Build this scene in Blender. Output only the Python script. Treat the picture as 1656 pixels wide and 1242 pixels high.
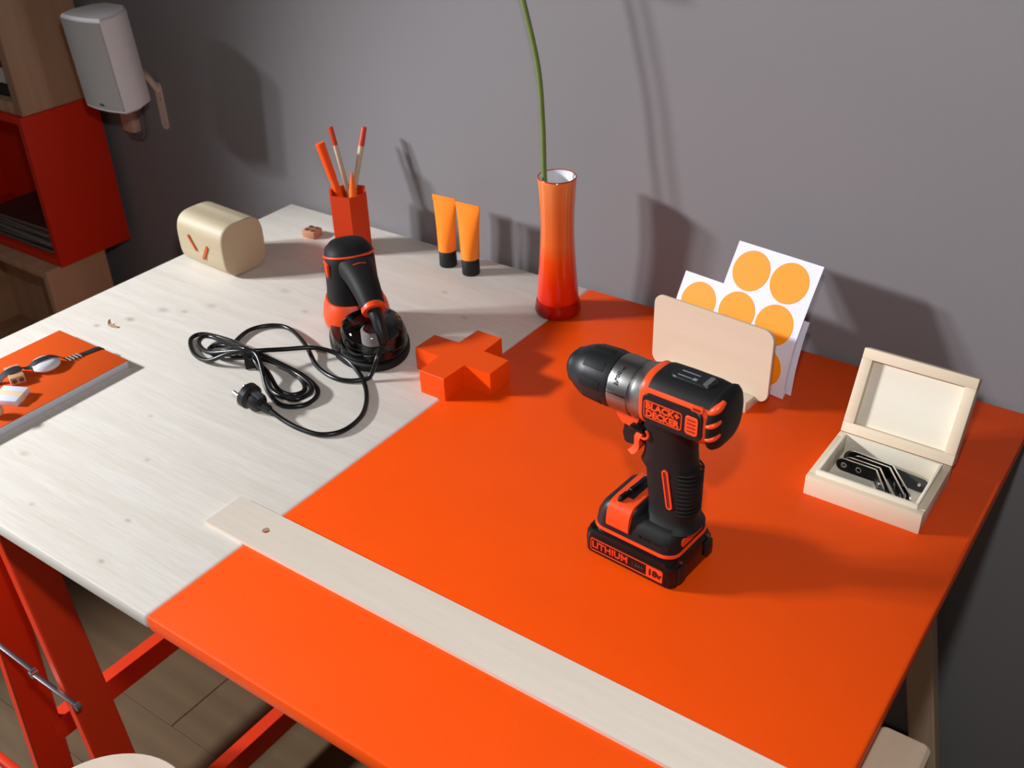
import bpy, bmesh, math, random
from mathutils import Vector, Matrix, Euler
random.seed(7)
for o in list(bpy.data.objects): bpy.data.objects.remove(o)
S = bpy.context.scene
COL = S.collection
PI = math.pi
T = 0.74                                   # height of the table top

# ---------------------------------------------------------------- camera, world, lights, exposure
cam_d = bpy.data.cameras.new('camera'); cam = bpy.data.objects.new('camera', cam_d); COL.objects.link(cam)
cam.matrix_world = (Matrix.Translation((1.3042, -1.1522, 0.6949 + T)) @ Matrix.Rotation(math.radians(36.37477), 4, 'Z')
                    @ Matrix.Rotation(math.radians(57.67508), 4, 'X') @ Matrix.Rotation(math.radians(-1.96877), 4, 'Z'))
cam_d.sensor_width = 36.0; cam_d.lens = 1708.88 / 1656 * 36
cam_d.clip_start = 0.02
cam_d.dof.use_dof = True; cam_d.dof.focus_distance = 1.12; cam_d.dof.aperture_fstop = 9.0
S.camera = cam
w = bpy.data.worlds.new('room_ambient'); S.world = w; w.use_nodes = True
w.node_tree.nodes['Background'].inputs[0].default_value = (1.0, 0.94, 0.92, 1); w.node_tree.nodes['Background'].inputs[1].default_value = 0.085

def spot(name, loc, target, power, radius, angle, blend=0.5, color=(1, 1, 1)):
    d = bpy.data.lights.new(name, 'SPOT'); o = bpy.data.objects.new(name, d); COL.objects.link(o)
    o.location = loc; o.rotation_euler = (Vector(target) - Vector(loc)).to_track_quat('-Z', 'Y').to_euler()
    d.energy = power; d.shadow_soft_size = radius; d.spot_size = math.radians(angle); d.spot_blend = blend; d.color = color
    return o
def from_dir(az, el, dist, tgt):
    a, e = math.radians(az), math.radians(el)
    return (tgt[0] - dist * math.cos(a) * math.cos(e), tgt[1] - dist * math.sin(a) * math.cos(e), tgt[2] + dist * math.sin(e))
TG = (0.60, -0.10, T + 0.12)
spot('key_lamp', from_dir(38.0, 22.5, 3.4, TG), (0.580, -1.043, T + .013), 330, 0.12, 48.5, 0.26, (0.955, 0.98, 1.03))
spot('key_lamp', from_dir(32.5, 22.5, 3.5, TG), (0.419, -1.107, T + .05), 330, 0.12, 47.0, 0.24, (0.955, 0.98, 1.03))
# the photographer's flash, a hand's breadth above and left of the lens
spot('flash', (1.245, -1.060, T + .800), (0.84, -0.50, T), 20.0, 0.022, 120, 0.6, (0.965, 0.98, 1.01))
S.view_settings.view_transform = 'Standard'
S.view_settings.look = 'None'; S.view_settings.gamma = 1.0; S.view_settings.use_curve_mapping = False
S.view_settings.exposure = 0.0

# ---------------------------------------------------------------- helpers
def lin(c):
    return tuple(((v / 255) / 12.92 if v / 255 <= 0.04045 else ((v / 255 + 0.055) / 1.055) ** 2.4) for v in c)
def rgba(c): return (*lin(c), 1.0)
MATS = {}
def mat(name, c=(200, 200, 200), rough=0.5, metal=0.0, spec=0.5, coat=0.0, noise=0.0, nscale=30, bump=0.0, bscale=200, trans=0.0, ior=1.45, alpha=1.0):
    if name in MATS: return MATS[name]
    m = bpy.data.materials.new(name); m.use_nodes = True; nt = m.node_tree; b = nt.nodes['Principled BSDF']
    b.inputs['Base Color'].default_value = rgba(c); b.inputs['Roughness'].default_value = rough
    b.inputs['Metallic'].default_value = metal; b.inputs['Specular IOR Level'].default_value = spec
    b.inputs['Coat Weight'].default_value = coat; b.inputs['Transmission Weight'].default_value = trans; b.inputs['IOR'].default_value = ior
    b.inputs['Alpha'].default_value = alpha
    tc = nt.nodes.new('ShaderNodeTexCoord')
    if noise > 0:
        n = nt.nodes.new('ShaderNodeTexNoise'); n.inputs['Scale'].default_value = nscale; n.inputs['Detail'].default_value = 5
        nt.links.new(tc.outputs['Object'], n.inputs['Vector'])
        r = nt.nodes.new('ShaderNodeMapRange'); r.inputs['From Min'].default_value = .3; r.inputs['From Max'].default_value = .7
        r.inputs['To Min'].default_value = 1 - noise; r.inputs['To Max'].default_value = 1 + noise
        nt.links.new(n.outputs['Fac'], r.inputs['Value'])
        mx = nt.nodes.new('ShaderNodeVectorMath'); mx.operation = 'SCALE'; mx.inputs[0].default_value = lin(c)
        nt.links.new(r.outputs['Result'], mx.inputs['Scale']); nt.links.new(mx.outputs['Vector'], b.inputs['Base Color'])
    if bump > 0:
        n2 = nt.nodes.new('ShaderNodeTexNoise'); n2.inputs['Scale'].default_value = bscale; n2.inputs['Detail'].default_value = 3
        nt.links.new(tc.outputs['Object'], n2.inputs['Vector'])
        bp = nt.nodes.new('ShaderNodeBump'); bp.inputs['Strength'].default_value = bump; bp.inputs['Distance'].default_value = .002
        nt.links.new(n2.outputs['Fac'], bp.inputs['Height']); nt.links.new(bp.outputs['Normal'], b.inputs['Normal'])
    MATS[name] = m
    return m

def wood(name, light, dark, axis='X', period=0.02, contrast=0.5, warp=0.004, rough=0.55, knots=(), knot_c=(120, 95, 75), fine=0.35, rings=0.0, seed=0.0):
    """grain runs along `axis` in object space; knots = (along, across, size, strength) bend the grain"""
    if name in MATS: return MATS[name]
    m = bpy.data.materials.new(name); m.use_nodes = True; nt = m.node_tree; b = nt.nodes['Principled BSDF']
    b.inputs['Roughness'].default_value = rough; b.inputs['Specular IOR Level'].default_value = .3
    N = nt.nodes.new; Lk = nt.links.new
    tc = N('ShaderNodeTexCoord'); sep = N('ShaderNodeSeparateXYZ'); Lk(tc.outputs['Object'], sep.inputs[0])
    order = {'X': ('X', 'Y', 'Z'), 'Y': ('Y', 'X', 'Z'), 'Z': ('Z', 'X', 'Y')}[axis]
    A, B, Cc = (sep.outputs[k] for k in order)
    def math_(op, x, y=None, z=None):
        n = N('ShaderNodeMath'); n.operation = op
        for i, v in enumerate((x, y, z)):
            if v is None: continue
            if isinstance(v, (int, float)): n.inputs[i].default_value = v
            else: Lk(v, n.inputs[i])
        return n.outputs[0]
    spots = None; shift = None
    for (ka, kb, ks, kst) in knots:
        da = math_('MULTIPLY', math_('SUBTRACT', A, ka), 1 / (ks * 1.5)); db = math_('MULTIPLY', math_('SUBTRACT', B, kb), 1 / ks)
        d2 = math_('ADD', math_('MULTIPLY', da, da), math_('MULTIPLY', db, db))
        core = math_('MULTIPLY', math_('POWER', 2.718, math_('MULTIPLY', d2, -1.0)), kst)
        bend = math_('MULTIPLY', math_('MULTIPLY', db, ks * 2.0), math_('POWER', 2.718, math_('MULTIPLY', d2, -0.12)))
        spots = core if spots is None else math_('ADD', spots, core)
        shift = bend if shift is None else math_('ADD', shift, bend)
    Bs = B if shift is None else math_('SUBTRACT', B, math_('MULTIPLY', shift, 0.5))
    cmb = N('ShaderNodeCombineXYZ'); Lk(math_('MULTIPLY', A, 0.06), cmb.inputs[0]); Lk(Bs, cmb.inputs[1]); Lk(Cc, cmb.inputs[2])
    add = N('ShaderNodeVectorMath'); add.operation = 'ADD'; add.inputs[1].default_value = (seed * 1.37, seed * .71, seed * .39); Lk(cmb.outputs[0], add.inputs[0])
    n1 = N('ShaderNodeTexNoise'); n1.inputs['Scale'].default_value = 1 / period; n1.inputs['Detail'].default_value = 4; n1.inputs['Roughness'].default_value = .6
    Lk(add.outputs[0], n1.inputs['Vector'])
    n2 = N('ShaderNodeTexNoise'); n2.inputs['Scale'].default_value = 7 / period; n2.inputs['Detail'].default_value = 3
    Lk(add.outputs[0], n2.inputs['Vector'])
    fac = math_('ADD', math_('MULTIPLY', n1.outputs['Fac'], 1 - fine), math_('MULTIPLY', n2.outputs['Fac'], fine))
    if rings > 0:                          # the flat-sawn arches
        wv = N('ShaderNodeTexWave'); wv.wave_type = 'BANDS'; wv.bands_direction = 'Y'; wv.inputs['Scale'].default_value = .35 / period
        wv.inputs['Distortion'].default_value = 5; wv.inputs['Detail'].default_value = 2; wv.inputs['Detail Scale'].default_value = 1.2
        Lk(add.outputs[0], wv.inputs['Vector'])
        fac = math_('ADD', math_('MULTIPLY', fac, 1 - rings), math_('MULTIPLY', wv.outputs['Fac'], rings))
    mr = N('ShaderNodeMapRange'); mr.inputs['From Min'].default_value = .5 - .25; mr.inputs['From Max'].default_value = .5 + .25
    Lk(fac, mr.inputs['Value'])
    mx = N('ShaderNodeMix'); mx.data_type = 'RGBA'; mx.inputs[6].default_value = rgba(light); mx.inputs[7].default_value = rgba(dark)
    Lk(math_('MULTIPLY', mr.outputs[0], contrast), mx.inputs[0])
    out = mx.outputs[2]
    if spots is not None:
        mk = N('ShaderNodeMix'); mk.data_type = 'RGBA'; mk.inputs[7].default_value = rgba(knot_c)
        Lk(math_('MINIMUM', spots, .9), mk.inputs[0]); Lk(out, mk.inputs[6]); out = mk.outputs[2]
    Lk(out, b.inputs['Base Color'])
    bp = N('ShaderNodeBump'); bp.inputs['Strength'].default_value = .08; bp.inputs['Distance'].default_value = .001
    Lk(fac, bp.inputs['Height']); Lk(bp.outputs['Normal'], b.inputs['Normal'])
    MATS[name] = m
    return m

def tag(o, label=None, cat=None, group=None, kind=None):
    if label: o['label'] = label
    if cat: o['category'] = cat
    if group: o['group'] = group
    if kind: o['kind'] = kind
    return o
def thing(name, label, cat, loc, rotz=0.0, group=None, rot=None):
    o = bpy.data.objects.new(name, None); COL.objects.link(o); o.empty_display_size = .02
    o.location = loc; o.rotation_euler = rot if rot else (0, 0, rotz)
    return tag(o, label, cat, group)
def obj(name, bm, m, parent=None, angle=35, loc=None, rot=None, label=None):
    bmesh.ops.recalc_face_normals(bm, faces=bm.faces)
    me = bpy.data.meshes.new(name); bm.to_mesh(me); bm.free()
    for x in (m if isinstance(m, (list, tuple)) else [m]): me.materials.append(x)
    me.shade_smooth(); me.set_sharp_from_angle(angle=math.radians(angle))
    o = bpy.data.objects.new(name, me); COL.objects.link(o)
    if parent: o.parent = parent
    if loc: o.location = loc
    if rot: o.rotation_euler = rot
    if label: o['label'] = label
    return o
def copy_tree(o, parent=None):
    c = o.copy(); COL.objects.link(c); c.parent = parent
    for ch in list(o.children): copy_tree(ch, c)
    return c
NB = bmesh.new
def box(bm, c, s, bev=0.0, seg=2, M=None):
    r = bmesh.ops.create_cube(bm, size=1.0); vs = r['verts']
    bmesh.ops.scale(bm, vec=s, verts=vs)
    if bev > 0:
        es = list({e for v in vs for e in v.link_edges})
        rr = bmesh.ops.bevel(bm, geom=es, offset=bev, segments=seg, profile=.5, affect='EDGES', clamp_overlap=True)
        vs = list({v for f in rr['faces'] for v in f.verts} | {v for v in vs if v.is_valid})
    bmesh.ops.translate(bm, vec=c, verts=vs)
    if M is not None: bmesh.ops.transform(bm, matrix=M, verts=vs)
    return vs
def bar(bm, a, b, wdt, thk, up=(0, 0, 1), bev=.001):
    a, b = Vector(a), Vector(b); d = b - a; z = d.normalized(); x = Vector(up).cross(z).normalized(); y = z.cross(x)
    M = Matrix.Translation((a + b) / 2) @ Matrix((x, y, z)).transposed().to_4x4()
    return box(bm, (0, 0, 0), (wdt, thk, d.length), bev, 2, M)
def loft(bm, rings, cap0=True, cap1=True, closed=True, mi=0):
    V = [[bm.verts.new(p) for p in r] for r in rings]
    n = len(V[0])
    for i in range(len(V) - 1):
        for j in range(n if closed else n - 1):
            f = bm.faces.new((V[i][j], V[i][(j + 1) % n], V[i + 1][(j + 1) % n], V[i + 1][j])); f.material_index = mi
    if cap0: bm.faces.new(list(reversed(V[0]))).material_index = mi
    if cap1: bm.faces.new(V[-1]).material_index = mi
    return V
def lathe(bm, prof, n=40, M=None, cap0=False, cap1=False):
    rings = [[(r * math.cos(2 * PI * k / n), r * math.sin(2 * PI * k / n), z) for k in range(n)] for r, z in prof]
    if M is not None: rings = [[M @ Vector(p) for p in r] for r in rings]
    return loft(bm, rings, cap0, cap1)
def frame_from(d):
    return Vector(d).normalized().to_track_quat('Z', 'Y').to_matrix().to_4x4()
def cyl(bm, a, b, r0, r1=None, n=24):
    a, b = Vector(a), Vector(b); r1 = r0 if r1 is None else r1
    return lathe(bm, [(r0, 0), (r1, (b - a).length)], n, Matrix.Translation(a) @ frame_from(b - a), True, True)
def smooth_path(pts, sub=8):
    P = [Vector(p) for p in pts]; out = []
    for i in range(len(P) - 1):
        p0 = P[i - 1] if i else P[0] * 2 - P[1]; p1, p2 = P[i], P[i + 1]; p3 = P[i + 2] if i + 2 < len(P) else P[-1] * 2 - P[-2]
        for k in range(sub):
            t = k / sub
            out.append(.5 * ((2 * p1) + (p2 - p0) * t + (2 * p0 - 5 * p1 + 4 * p2 - p3) * t * t + (3 * p1 - p0 - 3 * p2 + p3) * t ** 3))
    out.append(P[-1]); return out
def tube(bm, pts, r, n=12, closed=False):
    P = [Vector(p) for p in pts]; rr = r if isinstance(r, (list, tuple)) else [r] * len(P)
    rings = []; nrm = None
    for i, p in enumerate(P):
        if closed: t = (P[(i + 1) % len(P)] - P[i - 1]).normalized()
        else: t = (P[min(i + 1, len(P) - 1)] - P[max(i - 1, 0)]).normalized()
        if nrm is None:
            nrm = t.orthogonal().normalized()
        nrm = (nrm - t * nrm.dot(t)).normalized(); bn = t.cross(nrm)
        rings.append([p + (nrm * math.cos(2 * PI * k / n) + bn * math.sin(2 * PI * k / n)) * rr[i] for k in range(n)])
    if closed:
        loft(bm, rings + [], False, False)
        V = list(bm.verts)[-len(P) * n:]
        best = min(range(n), key=lambda s: (V[s].co - V[(len(P) - 1) * n].co).length)
        for j in range(n):
            bm.faces.new((V[(len(P) - 1) * n + j], V[(len(P) - 1) * n + (j + 1) % n], V[(best + j + 1) % n], V[(best + j) % n]))
    else: loft(bm, rings)
def prism(bm, poly, h0, h1, M=None, bev=0.0):
    """poly in XY, extruded in Z from h0 to h1"""
    lo = [Vector((x, y, h0)) for x, y in poly]; hi = [Vector((x, y, h1)) for x, y in poly]
    if bev > 0:
        c = Vector((sum(p[0] for p in poly) / len(poly), sum(p[1] for p in poly) / len(poly), 0))
        def ins(p, z):
            d = Vector((p[0], p[1], 0)) - c; return c + d * (1 - bev / max(d.length, 1e-6)) + Vector((0, 0, z))
        sgn = 1 if h1 > h0 else -1
        rings = [[ins(p, h0) for p in poly], [Vector((x, y, h0 + sgn * bev)) for x, y in poly], [Vector((x, y, h1 - sgn * bev)) for x, y in poly], [ins(p, h1) for p in poly]]
    else: rings = [lo, hi]
    if M is not None: rings = [[M @ p for p in r] for r in rings]
    return loft(bm, rings)
def rrect(x0, x1, y0, y1, r, k=5):
    out = []
    for cx, cy, a0 in ((x1 - r, y0 + r, -PI / 2), (x1 - r, y1 - r, 0), (x0 + r, y1 - r, PI / 2), (x0 + r, y0 + r, PI)):
        for i in range(k + 1):
            a = a0 + PI / 2 * i / k; out.append((cx + r * math.cos(a), cy + r * math.sin(a)))
    return out
def superell(cx, cz, hw, hz, n, k=40):
    out = []
    for i in range(k):
        a = 2 * PI * i / k; c, s = math.cos(a), math.sin(a)
        out.append((cx + hw * math.copysign(abs(c) ** (2 / n), c), cz + hz * math.copysign(abs(s) ** (2 / n), s)))
    return out
XZ = Matrix(((1, 0, 0, 0), (0, 0, -1, 0), (0, 1, 0, 0), (0, 0, 0, 1)))     # plan (x,y,h) -> (x,-h,y): drawn on a front (-y) face
def text(name, body, size, M, m, parent, ext=.0003, bold=0.0, width=None, align='CENTER'):
    cu = bpy.data.curves.new(name, 'FONT'); cu.body = body; cu.size = size; cu.extrude = ext; cu.offset = bold
    cu.align_x = align; cu.align_y = 'CENTER'; cu.resolution_u = 3
    t = bpy.data.objects.new(name, cu); COL.objects.link(t)
    bpy.context.view_layer.update()
    me = bpy.data.meshes.new_from_object(t.evaluated_get(bpy.context.evaluated_depsgraph_get()))
    bpy.data.objects.remove(t); bpy.data.curves.remove(cu)
    if width:
        xs = [v.co.x for v in me.vertices]; k = width / (max(xs) - min(xs))
        for v in me.vertices: v.co.x *= k
    me.transform(M); me.materials.clear(); me.materials.append(m); me.name = name
    o = bpy.data.objects.new(name, me); COL.objects.link(o); o.parent = parent
    return o

# ---------------------------------------------------------------- materials
PAINT = mat('orange_paint', (236, 77, 5), .45, spec=.22, noise=.02, nscale=14, bump=.05, bscale=260)
RED = mat('red_orange_paint', (206, 56, 12), .5, spec=.35, noise=.02, nscale=12, bump=.05, bscale=160)
RED2 = mat('trestle_paint', (222, 54, 16), .48, spec=.35, bump=.05, bscale=160)
BLACK = mat('black_plastic', (24, 25, 27), .42, spec=.45, bump=.06, bscale=900)
RUBBER = mat('black_rubber', (21, 20, 20), .62, spec=.35, bump=.08, bscale=1200)
GLOSS = mat('glossy_black', (14, 15, 16), .22, spec=.5)
TOOLO = mat('tool_orange', (240, 76, 30), .38, spec=.45)
TOOLD = mat('tool_orange_dark', (120, 22, 10), .6)
STEEL = mat('brushed_steel', (150, 148, 145), .33, metal=1.0)
DSTEEL = mat('dark_steel', (70, 70, 74), .3, metal=1.0)
CHROME = mat('bright_edge', (235, 235, 235), .25, metal=1.0)
WHITE = mat('white_plastic', (225, 224, 228), .45)
PAPER = mat('white_paper', (226, 226, 238), .7, spec=.2)
STICK = mat('orange_sticker', (255, 150, 25), .5, spec=.3)
BIRCH = wood('birch_ply', (218, 203, 180), (202, 182, 155), 'X', .02, .5, rings=.35, seed=3)
BOXW = wood('lime_wood', (226, 208, 182), (208, 186, 156), 'X', .016, .5, seed=5)
BOXIN = wood('lime_wood_pale', (232, 224, 206), (218, 206, 184), 'X', .03, .5, rings=.4, seed=8)
RULER = wood('ruler_beech', (218, 206, 190), (202, 188, 170), 'X', .008, .6, seed=2)
CLOCKW = wood('clock_poplar', (200, 187, 160), (168, 150, 118), 'X', .03, .75, rings=.35, seed=11)
CLOCKE = wood('clock_end_wood', (190, 170, 140), (176, 154, 124), 'Z', .04, .5, seed=12)
PINE = wood('crate_pine', (190, 150, 118), (160, 120, 88), 'Z', .05, .7, rings=.2, seed=6, knots=((-.035, -.005, .011, .8),), knot_c=(92, 52, 40))
PINEX = wood('crate_pine_long', (190, 150, 118), (160, 120, 88), 'Z', .05, .7, rings=.2, seed=9, knots=((.10, -.02, .012, .5),), knot_c=(112, 66, 42))
TPINE = wood('trestle_pine', (206, 180, 150), (184, 152, 120), 'Z', .02, .6, seed=4)
TPINEY = wood('trestle_pine_rail', (206, 182, 156), (186, 158, 128), 'Y', .012, .6, seed=14)
knots = [(k_[0], k_[1], k_[2] * .62, k_[3] * .9) for k_ in [(.125, -.375, .010, .42), (.083, -.455, .006, .5), (.108, -.418, .008, .55), (.155, -.362, .006, .5), (.175, -.33, .008, .35), (.30, -.17, .006, .35),
         (.43, -.12, .004, .5), (.50, -.165, .004, .45), (.215, -.50, .005, .35), (.33, -.56, .005, .3), (.40, -.62, .004, .35), (.235, -.60, .007, .3),
         (.47, -.70, .004, .45), (.50, -.755, .004, .5), (.27, -.69, .006, .3), (.14, -.735, .005, .35), (.36, -.74, .004, .3), (.30, -.27, .006, .35), (.23, -.24, .009, .25)]]
SPRUCE = wood('bare_spruce', (231, 226, 217), (203, 190, 172), 'X', .016, .72, knots=knots, knot_c=(120, 100, 84), fine=.45, seed=1)
WALL = mat('grey_wall_paint', (128, 125, 126), .75, spec=.2, noise=.025, nscale=3, bump=.08, bscale=60)

# ---------------------------------------------------------------- the room
bm = NB(); box(bm, (.5, .063, 1.35), (5.0, .11, 2.9)); tag(obj('wall_back', bm, WALL), kind='structure')
bm = NB(); box(bm, (.5, -.7, -.055), (5.0, 3.6, .05)); floor = tag(obj('floor', bm, mat('subfloor', (60, 45, 34), .8)), kind='structure')
FL = wood('oak_floor', (100, 80, 56), (80, 62, 43), 'X', .05, .7, rings=.2, seed=21)
first = None
for r in range(22):
    for c in range(4):
        x0 = -1.9 + c * 1.2 + (r % 3) * .4 - .4
        if first is None:
            bm = NB(); box(bm, (0, 0, 0), (1.199, .1303, .03), .0008, 1); o = first = obj('floorboard', bm, FL, floor)
        else:
            o = first.copy(); COL.objects.link(o)
        o.location = (x0 + .6, -.067 - r * .131, -.0152)
# ---------------------------------------------------------------- the table
TX, TY = 1.198, .78
t = thing('work_table', 'long work table top, left half bare spruce, right half painted bright orange', 'table', (0, 0, T))
bm = NB(); box(bm, (.2995, -TY / 2, -.009), (.599, TY, .018), .0038, 2); obj('bare_panel', bm, SPRUCE, t, label='bare spruce half of the table top')
bm = NB(); box(bm, ((.599 + TX) / 2, -TY / 2, -.0089), (TX - .599, TY + .0004, .0182), .0038, 2); obj('painted_panel', bm, PAINT, t, label='orange painted half of the table top')

def trestle(name, label, apex, slope, m, mrail, lx, ly, top_z, rails, topx, yc):
    """two splayed leg frames under a pair of head beams; rails = (side, z, x size, z size, x shift, y0, y1)"""
    tr = thing(name, label, 'trestle', (apex, 0, 0))
    for sgn in (-1, 1):
        for y in yc:
            bm = NB(); zt = top_z; zb = .0
            xt, xb = sgn * topx, sgn * (topx + slope * zt)
            q = [(xt - lx / 2, zt), (xt + lx / 2, zt), (xb + lx / 2, zb), (xb - lx / 2, zb)]
            rings = [[(a, y - ly / 2, b) for a, b in q], [(a, y + ly / 2, b) for a, b in q]]
            V = loft(bm, rings); bmesh.ops.bevel(bm, geom=list(bm.edges), offset=.0025, segments=1, affect='EDGES')
            obj('leg', bm, m, tr)
        bm = NB(); box(bm, (sgn * .022, sum(yc) / 2, top_z + .009), (.036, yc[1] - yc[0] + ly, .045), .003); obj('head_beam', bm, mrail, tr)
    for (sgn, z, sx, sz, dx, y0, y1) in rails:
        xc = sgn * (topx + slope * (top_z - z)) + dx
        bm = NB(); prism(bm, rrect(-sx / 2, sx / 2, y0, y1, min(sx * .2, .010)), -sz / 2, sz / 2, None, .002); obj('rail', bm, mrail, tr, loc=(xc, 0, z))
    return tr
TOPZ = T - .018 - .032
tl = trestle('sawhorse_trestle', 'red orange painted folding trestle under the bare half of the table', .185, .12, RED2, RED2, .018, .052, TOPZ, [(-1, .150, .022, .042, 0, -.70, -.08), (1, .075, .022, .042, 0, -.70, -.08)], .042, (-.712, -.07))
# folding stay between the two front legs
bm = NB(); y = -.7425
pts = [(-.09, y, .402), (.03, y, .396), (.118, y, .389)]
bar(bm, pts[0], pts[1], .003, .007, (0, 1, 0)); bar(bm, (.022, y - .003, .397), pts[2], .003, .007, (0, 1, 0)); cyl(bm, (.026, y - .006, .395), (.026, y + .003, .395), .006)
cyl(bm, (.117, y - .004, .389), (.117, y + .003, .389), .005)
o = obj('folding_stay', bm, mat('zinc', (150, 152, 158), .35, metal=1.0), tl, label='grey metal folding stay')
trestle('sawhorse_trestle', 'bare pine trestle under the orange half of the table', 1.055, .2, TPINE, TPINEY, .037, .026, TOPZ, [(1, .10, .02, .05, -.022, -.73, -.049), (-1, .10, .02, .05, 0, -.73, -.049)], .024, (-.75, -.032))

# pine chair at the right end, only the end of its back rail shows past the table edge
ps = thing('pine_chair', 'pine chair whose rounded back rail end shows past the right table edge', 'chair', (1.217, -.66, 0))
def slab(bm, x0, x1, y0, y1, z0, z1, r, ch):
    """board with rounded corners in plan and a chamfer round its top"""
    c = [rrect(x0 + k, x1 - k, y0 + k, y1 - k, max(r - k, .001)) for k in (0, 0, ch)]
    loft(bm, [[(x, y, z) for x, y in pl] for pl, z in zip(c, (z0, z1 - ch, z1))])
bm = NB(); slab(bm, -.0215, .0212, -.20, .1570, T - .080, T - .0215, .007, .0030); obj('back_rail', bm, TPINEY, ps)
for y in (-.15, .10):
    bm = NB(); box(bm, (-.002, y, (T - .081) / 2), (.030, .034, T - .081), .003); obj('post', bm, TPINE, ps)
bm = NB(); slab(bm, .016, .36, -.20, .15, .425, .447, .012, .003); obj('seat', bm, TPINEY, ps)
for y in (-.15, .10):
    bm = NB(); box(bm, (.33, y, .212), (.030, .034, .424), .003); obj('leg', bm, TPINE, ps)

# thin black panel filling the dark strip behind the pine trestle
bb = thing('black_panel', 'flat black panel on the floor against the wall behind the pine trestle leg', 'box', (.98, -.002, 0))
bm = NB(); box(bm, (0, -.003, .072), (.36, .016, .144), .001); obj('panel_body', bm, mat('panel_black', (16, 15, 15), .6), bb)
bm = NB(); box(bm, (0, -.003, .1505), (.366, .020, .013), .002); obj('panel_cap', bm, mat('panel_black', (16, 15, 15), .6), bb)

# ---------------------------------------------------------------- ruler
ru = thing('wooden_ruler', 'long pale wooden ruler with a hole near one end lying across the orange paint', 'ruler', (.5435, -.6345, T))
bm = NB()
L_, W_, H_ = .80, .0495, .0045
n = 20; hx, hr = .064, .0042
outer = rrect(0, L_, -W_ / 2, W_ / 2, .0015, 2)
# plate with a real hole: outer loop bridged to the hole loop
def holed_plate(bm, outer, holes, z0, z1):
    import mathutils.geometry as G
    loops = [[Vector((x, y, 0)) for x, y in outer]] + [[Vector((x, y, 0)) for x, y in h] for h in holes]
    flat = [v for l in loops for v in l]
    tris = G.tessellate_polygon(loops)
    lo = [bm.verts.new((v.x, v.y, z0)) for v in flat]; hi = [bm.verts.new((v.x, v.y, z1)) for v in flat]
    for a, b_, c in tris:
        bm.faces.new((hi[a], hi[b_], hi[c])); bm.faces.new((lo[c], lo[b_], lo[a]))
    k = 0
    for l in loops:
        for i in range(len(l)):
            j = (i + 1) % len(l); bm.faces.new((lo[k + i], lo[k + j], hi[k + j], hi[k + i]))
        k += len(l)
holed_plate(bm, outer, [[(hx + hr * math.cos(2 * PI * i / n), hr * math.sin(2 * PI * i / n)) for i in range(n)]], 0, H_)
obj('ruler_blade', bm, RULER, ru)

# ---------------------------------------------------------------- plus sign block
bm = NB(); a, b_ = .0193, .0585
plus = [(-a, -b_), (a, -b_), (a, -a), (b_, -a), (b_, a), (a, a), (a, b_), (-a, b_), (-a, a), (-b_, a), (-b_, -a), (-a, -a)]
prism(bm, plus, 0, .0315); bmesh.ops.bevel(bm, geom=list(bm.edges), offset=.0007, segments=1, affect='EDGES')
tag(obj('plus_block', bm, PAINT, loc=(.5895, -.2848, T), rot=(0, 0, -.005)), 'orange painted plus shaped wooden block straddling the paint edge', 'block')

# ---------------------------------------------------------------- clock
ck = thing('desk_clock', 'pale wooden rounded block clock with two orange hands, at the far left of the table', 'clock', (.083, -.2211, T), -.0626)
bm = NB(); Lc, Dc, Hc = .1065, .0782, .082
def ring_at(x, k): return [(x, y, z) for y, z in superell(0, Hc / 2, Dc / 2 * k, Hc / 2, 3.4, 56)]
rings = [[(x, y * kk, Hc / 2 + (z - Hc / 2) * kk) for x, y, z in ring_at(x, 1)] for x, kk in ((-Lc / 2, .965), (-Lc / 2 + .0012, .99), (-Lc / 2 + .004, 1), (Lc / 2 - .004, 1), (Lc / 2 - .0012, .99), (Lc / 2, .965))]
loft(bm, rings); o = obj('clock_body', bm, [CLOCKW, CLOCKE], ck)
for p in o.data.polygons:
    if abs(p.normal.x) > .9: p.material_index = 1
HAND = mat('clock_hand_orange', (196, 78, 30), .45)
yF = -Dc / 2 - .0012
bm = NB(); bar(bm, (-.0245, yF, .0545), (-.0095, yF, .0325), .0042, .0016, (0, 1, 0), .0004); obj('clock_hand', bm, HAND, ck)
bm = NB(); bar(bm, (.0040, yF, .0225), (.0195, yF, .0455), .0050, .0016, (0, 1, 0), .0004); obj('clock_hand', bm, HAND, ck)

# ---------------------------------------------------------------- small wooden bricks (the toy kind with round studs)
BRICKW = wood('brick_beech', (196, 140, 104), (170, 112, 80), 'X', .01, .5, seed=15)
STUD = mat('burnt_stud', (104, 78, 66), .7)
def wood_brick(name, label, loc, rz, s=(.024, .022, .012), holes_top=True, rot=None):
    wb = thing(name, label, 'brick', loc, rz, rot=rot)
    bm = NB(); box(bm, (0, 0, s[2] / 2), s, .001, 2); obj('brick_body', bm, BRICKW, wb)
    for i in (-1, 1):
        for j in (-1, 1):
            bm = NB(); cyl(bm, (i * s[0] * .24, j * s[1] * .24, s[2] - .0005), (i * s[0] * .24, j * s[1] * .24, s[2] + .0016), s[0] * .15, None, 14); obj('stud', bm, STUD, wb)
    return wb
wood_brick('wooden_brick', 'small square wooden brick with four dark studs beside the hexagonal cup', (.128, -.079, T), .1)

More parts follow.
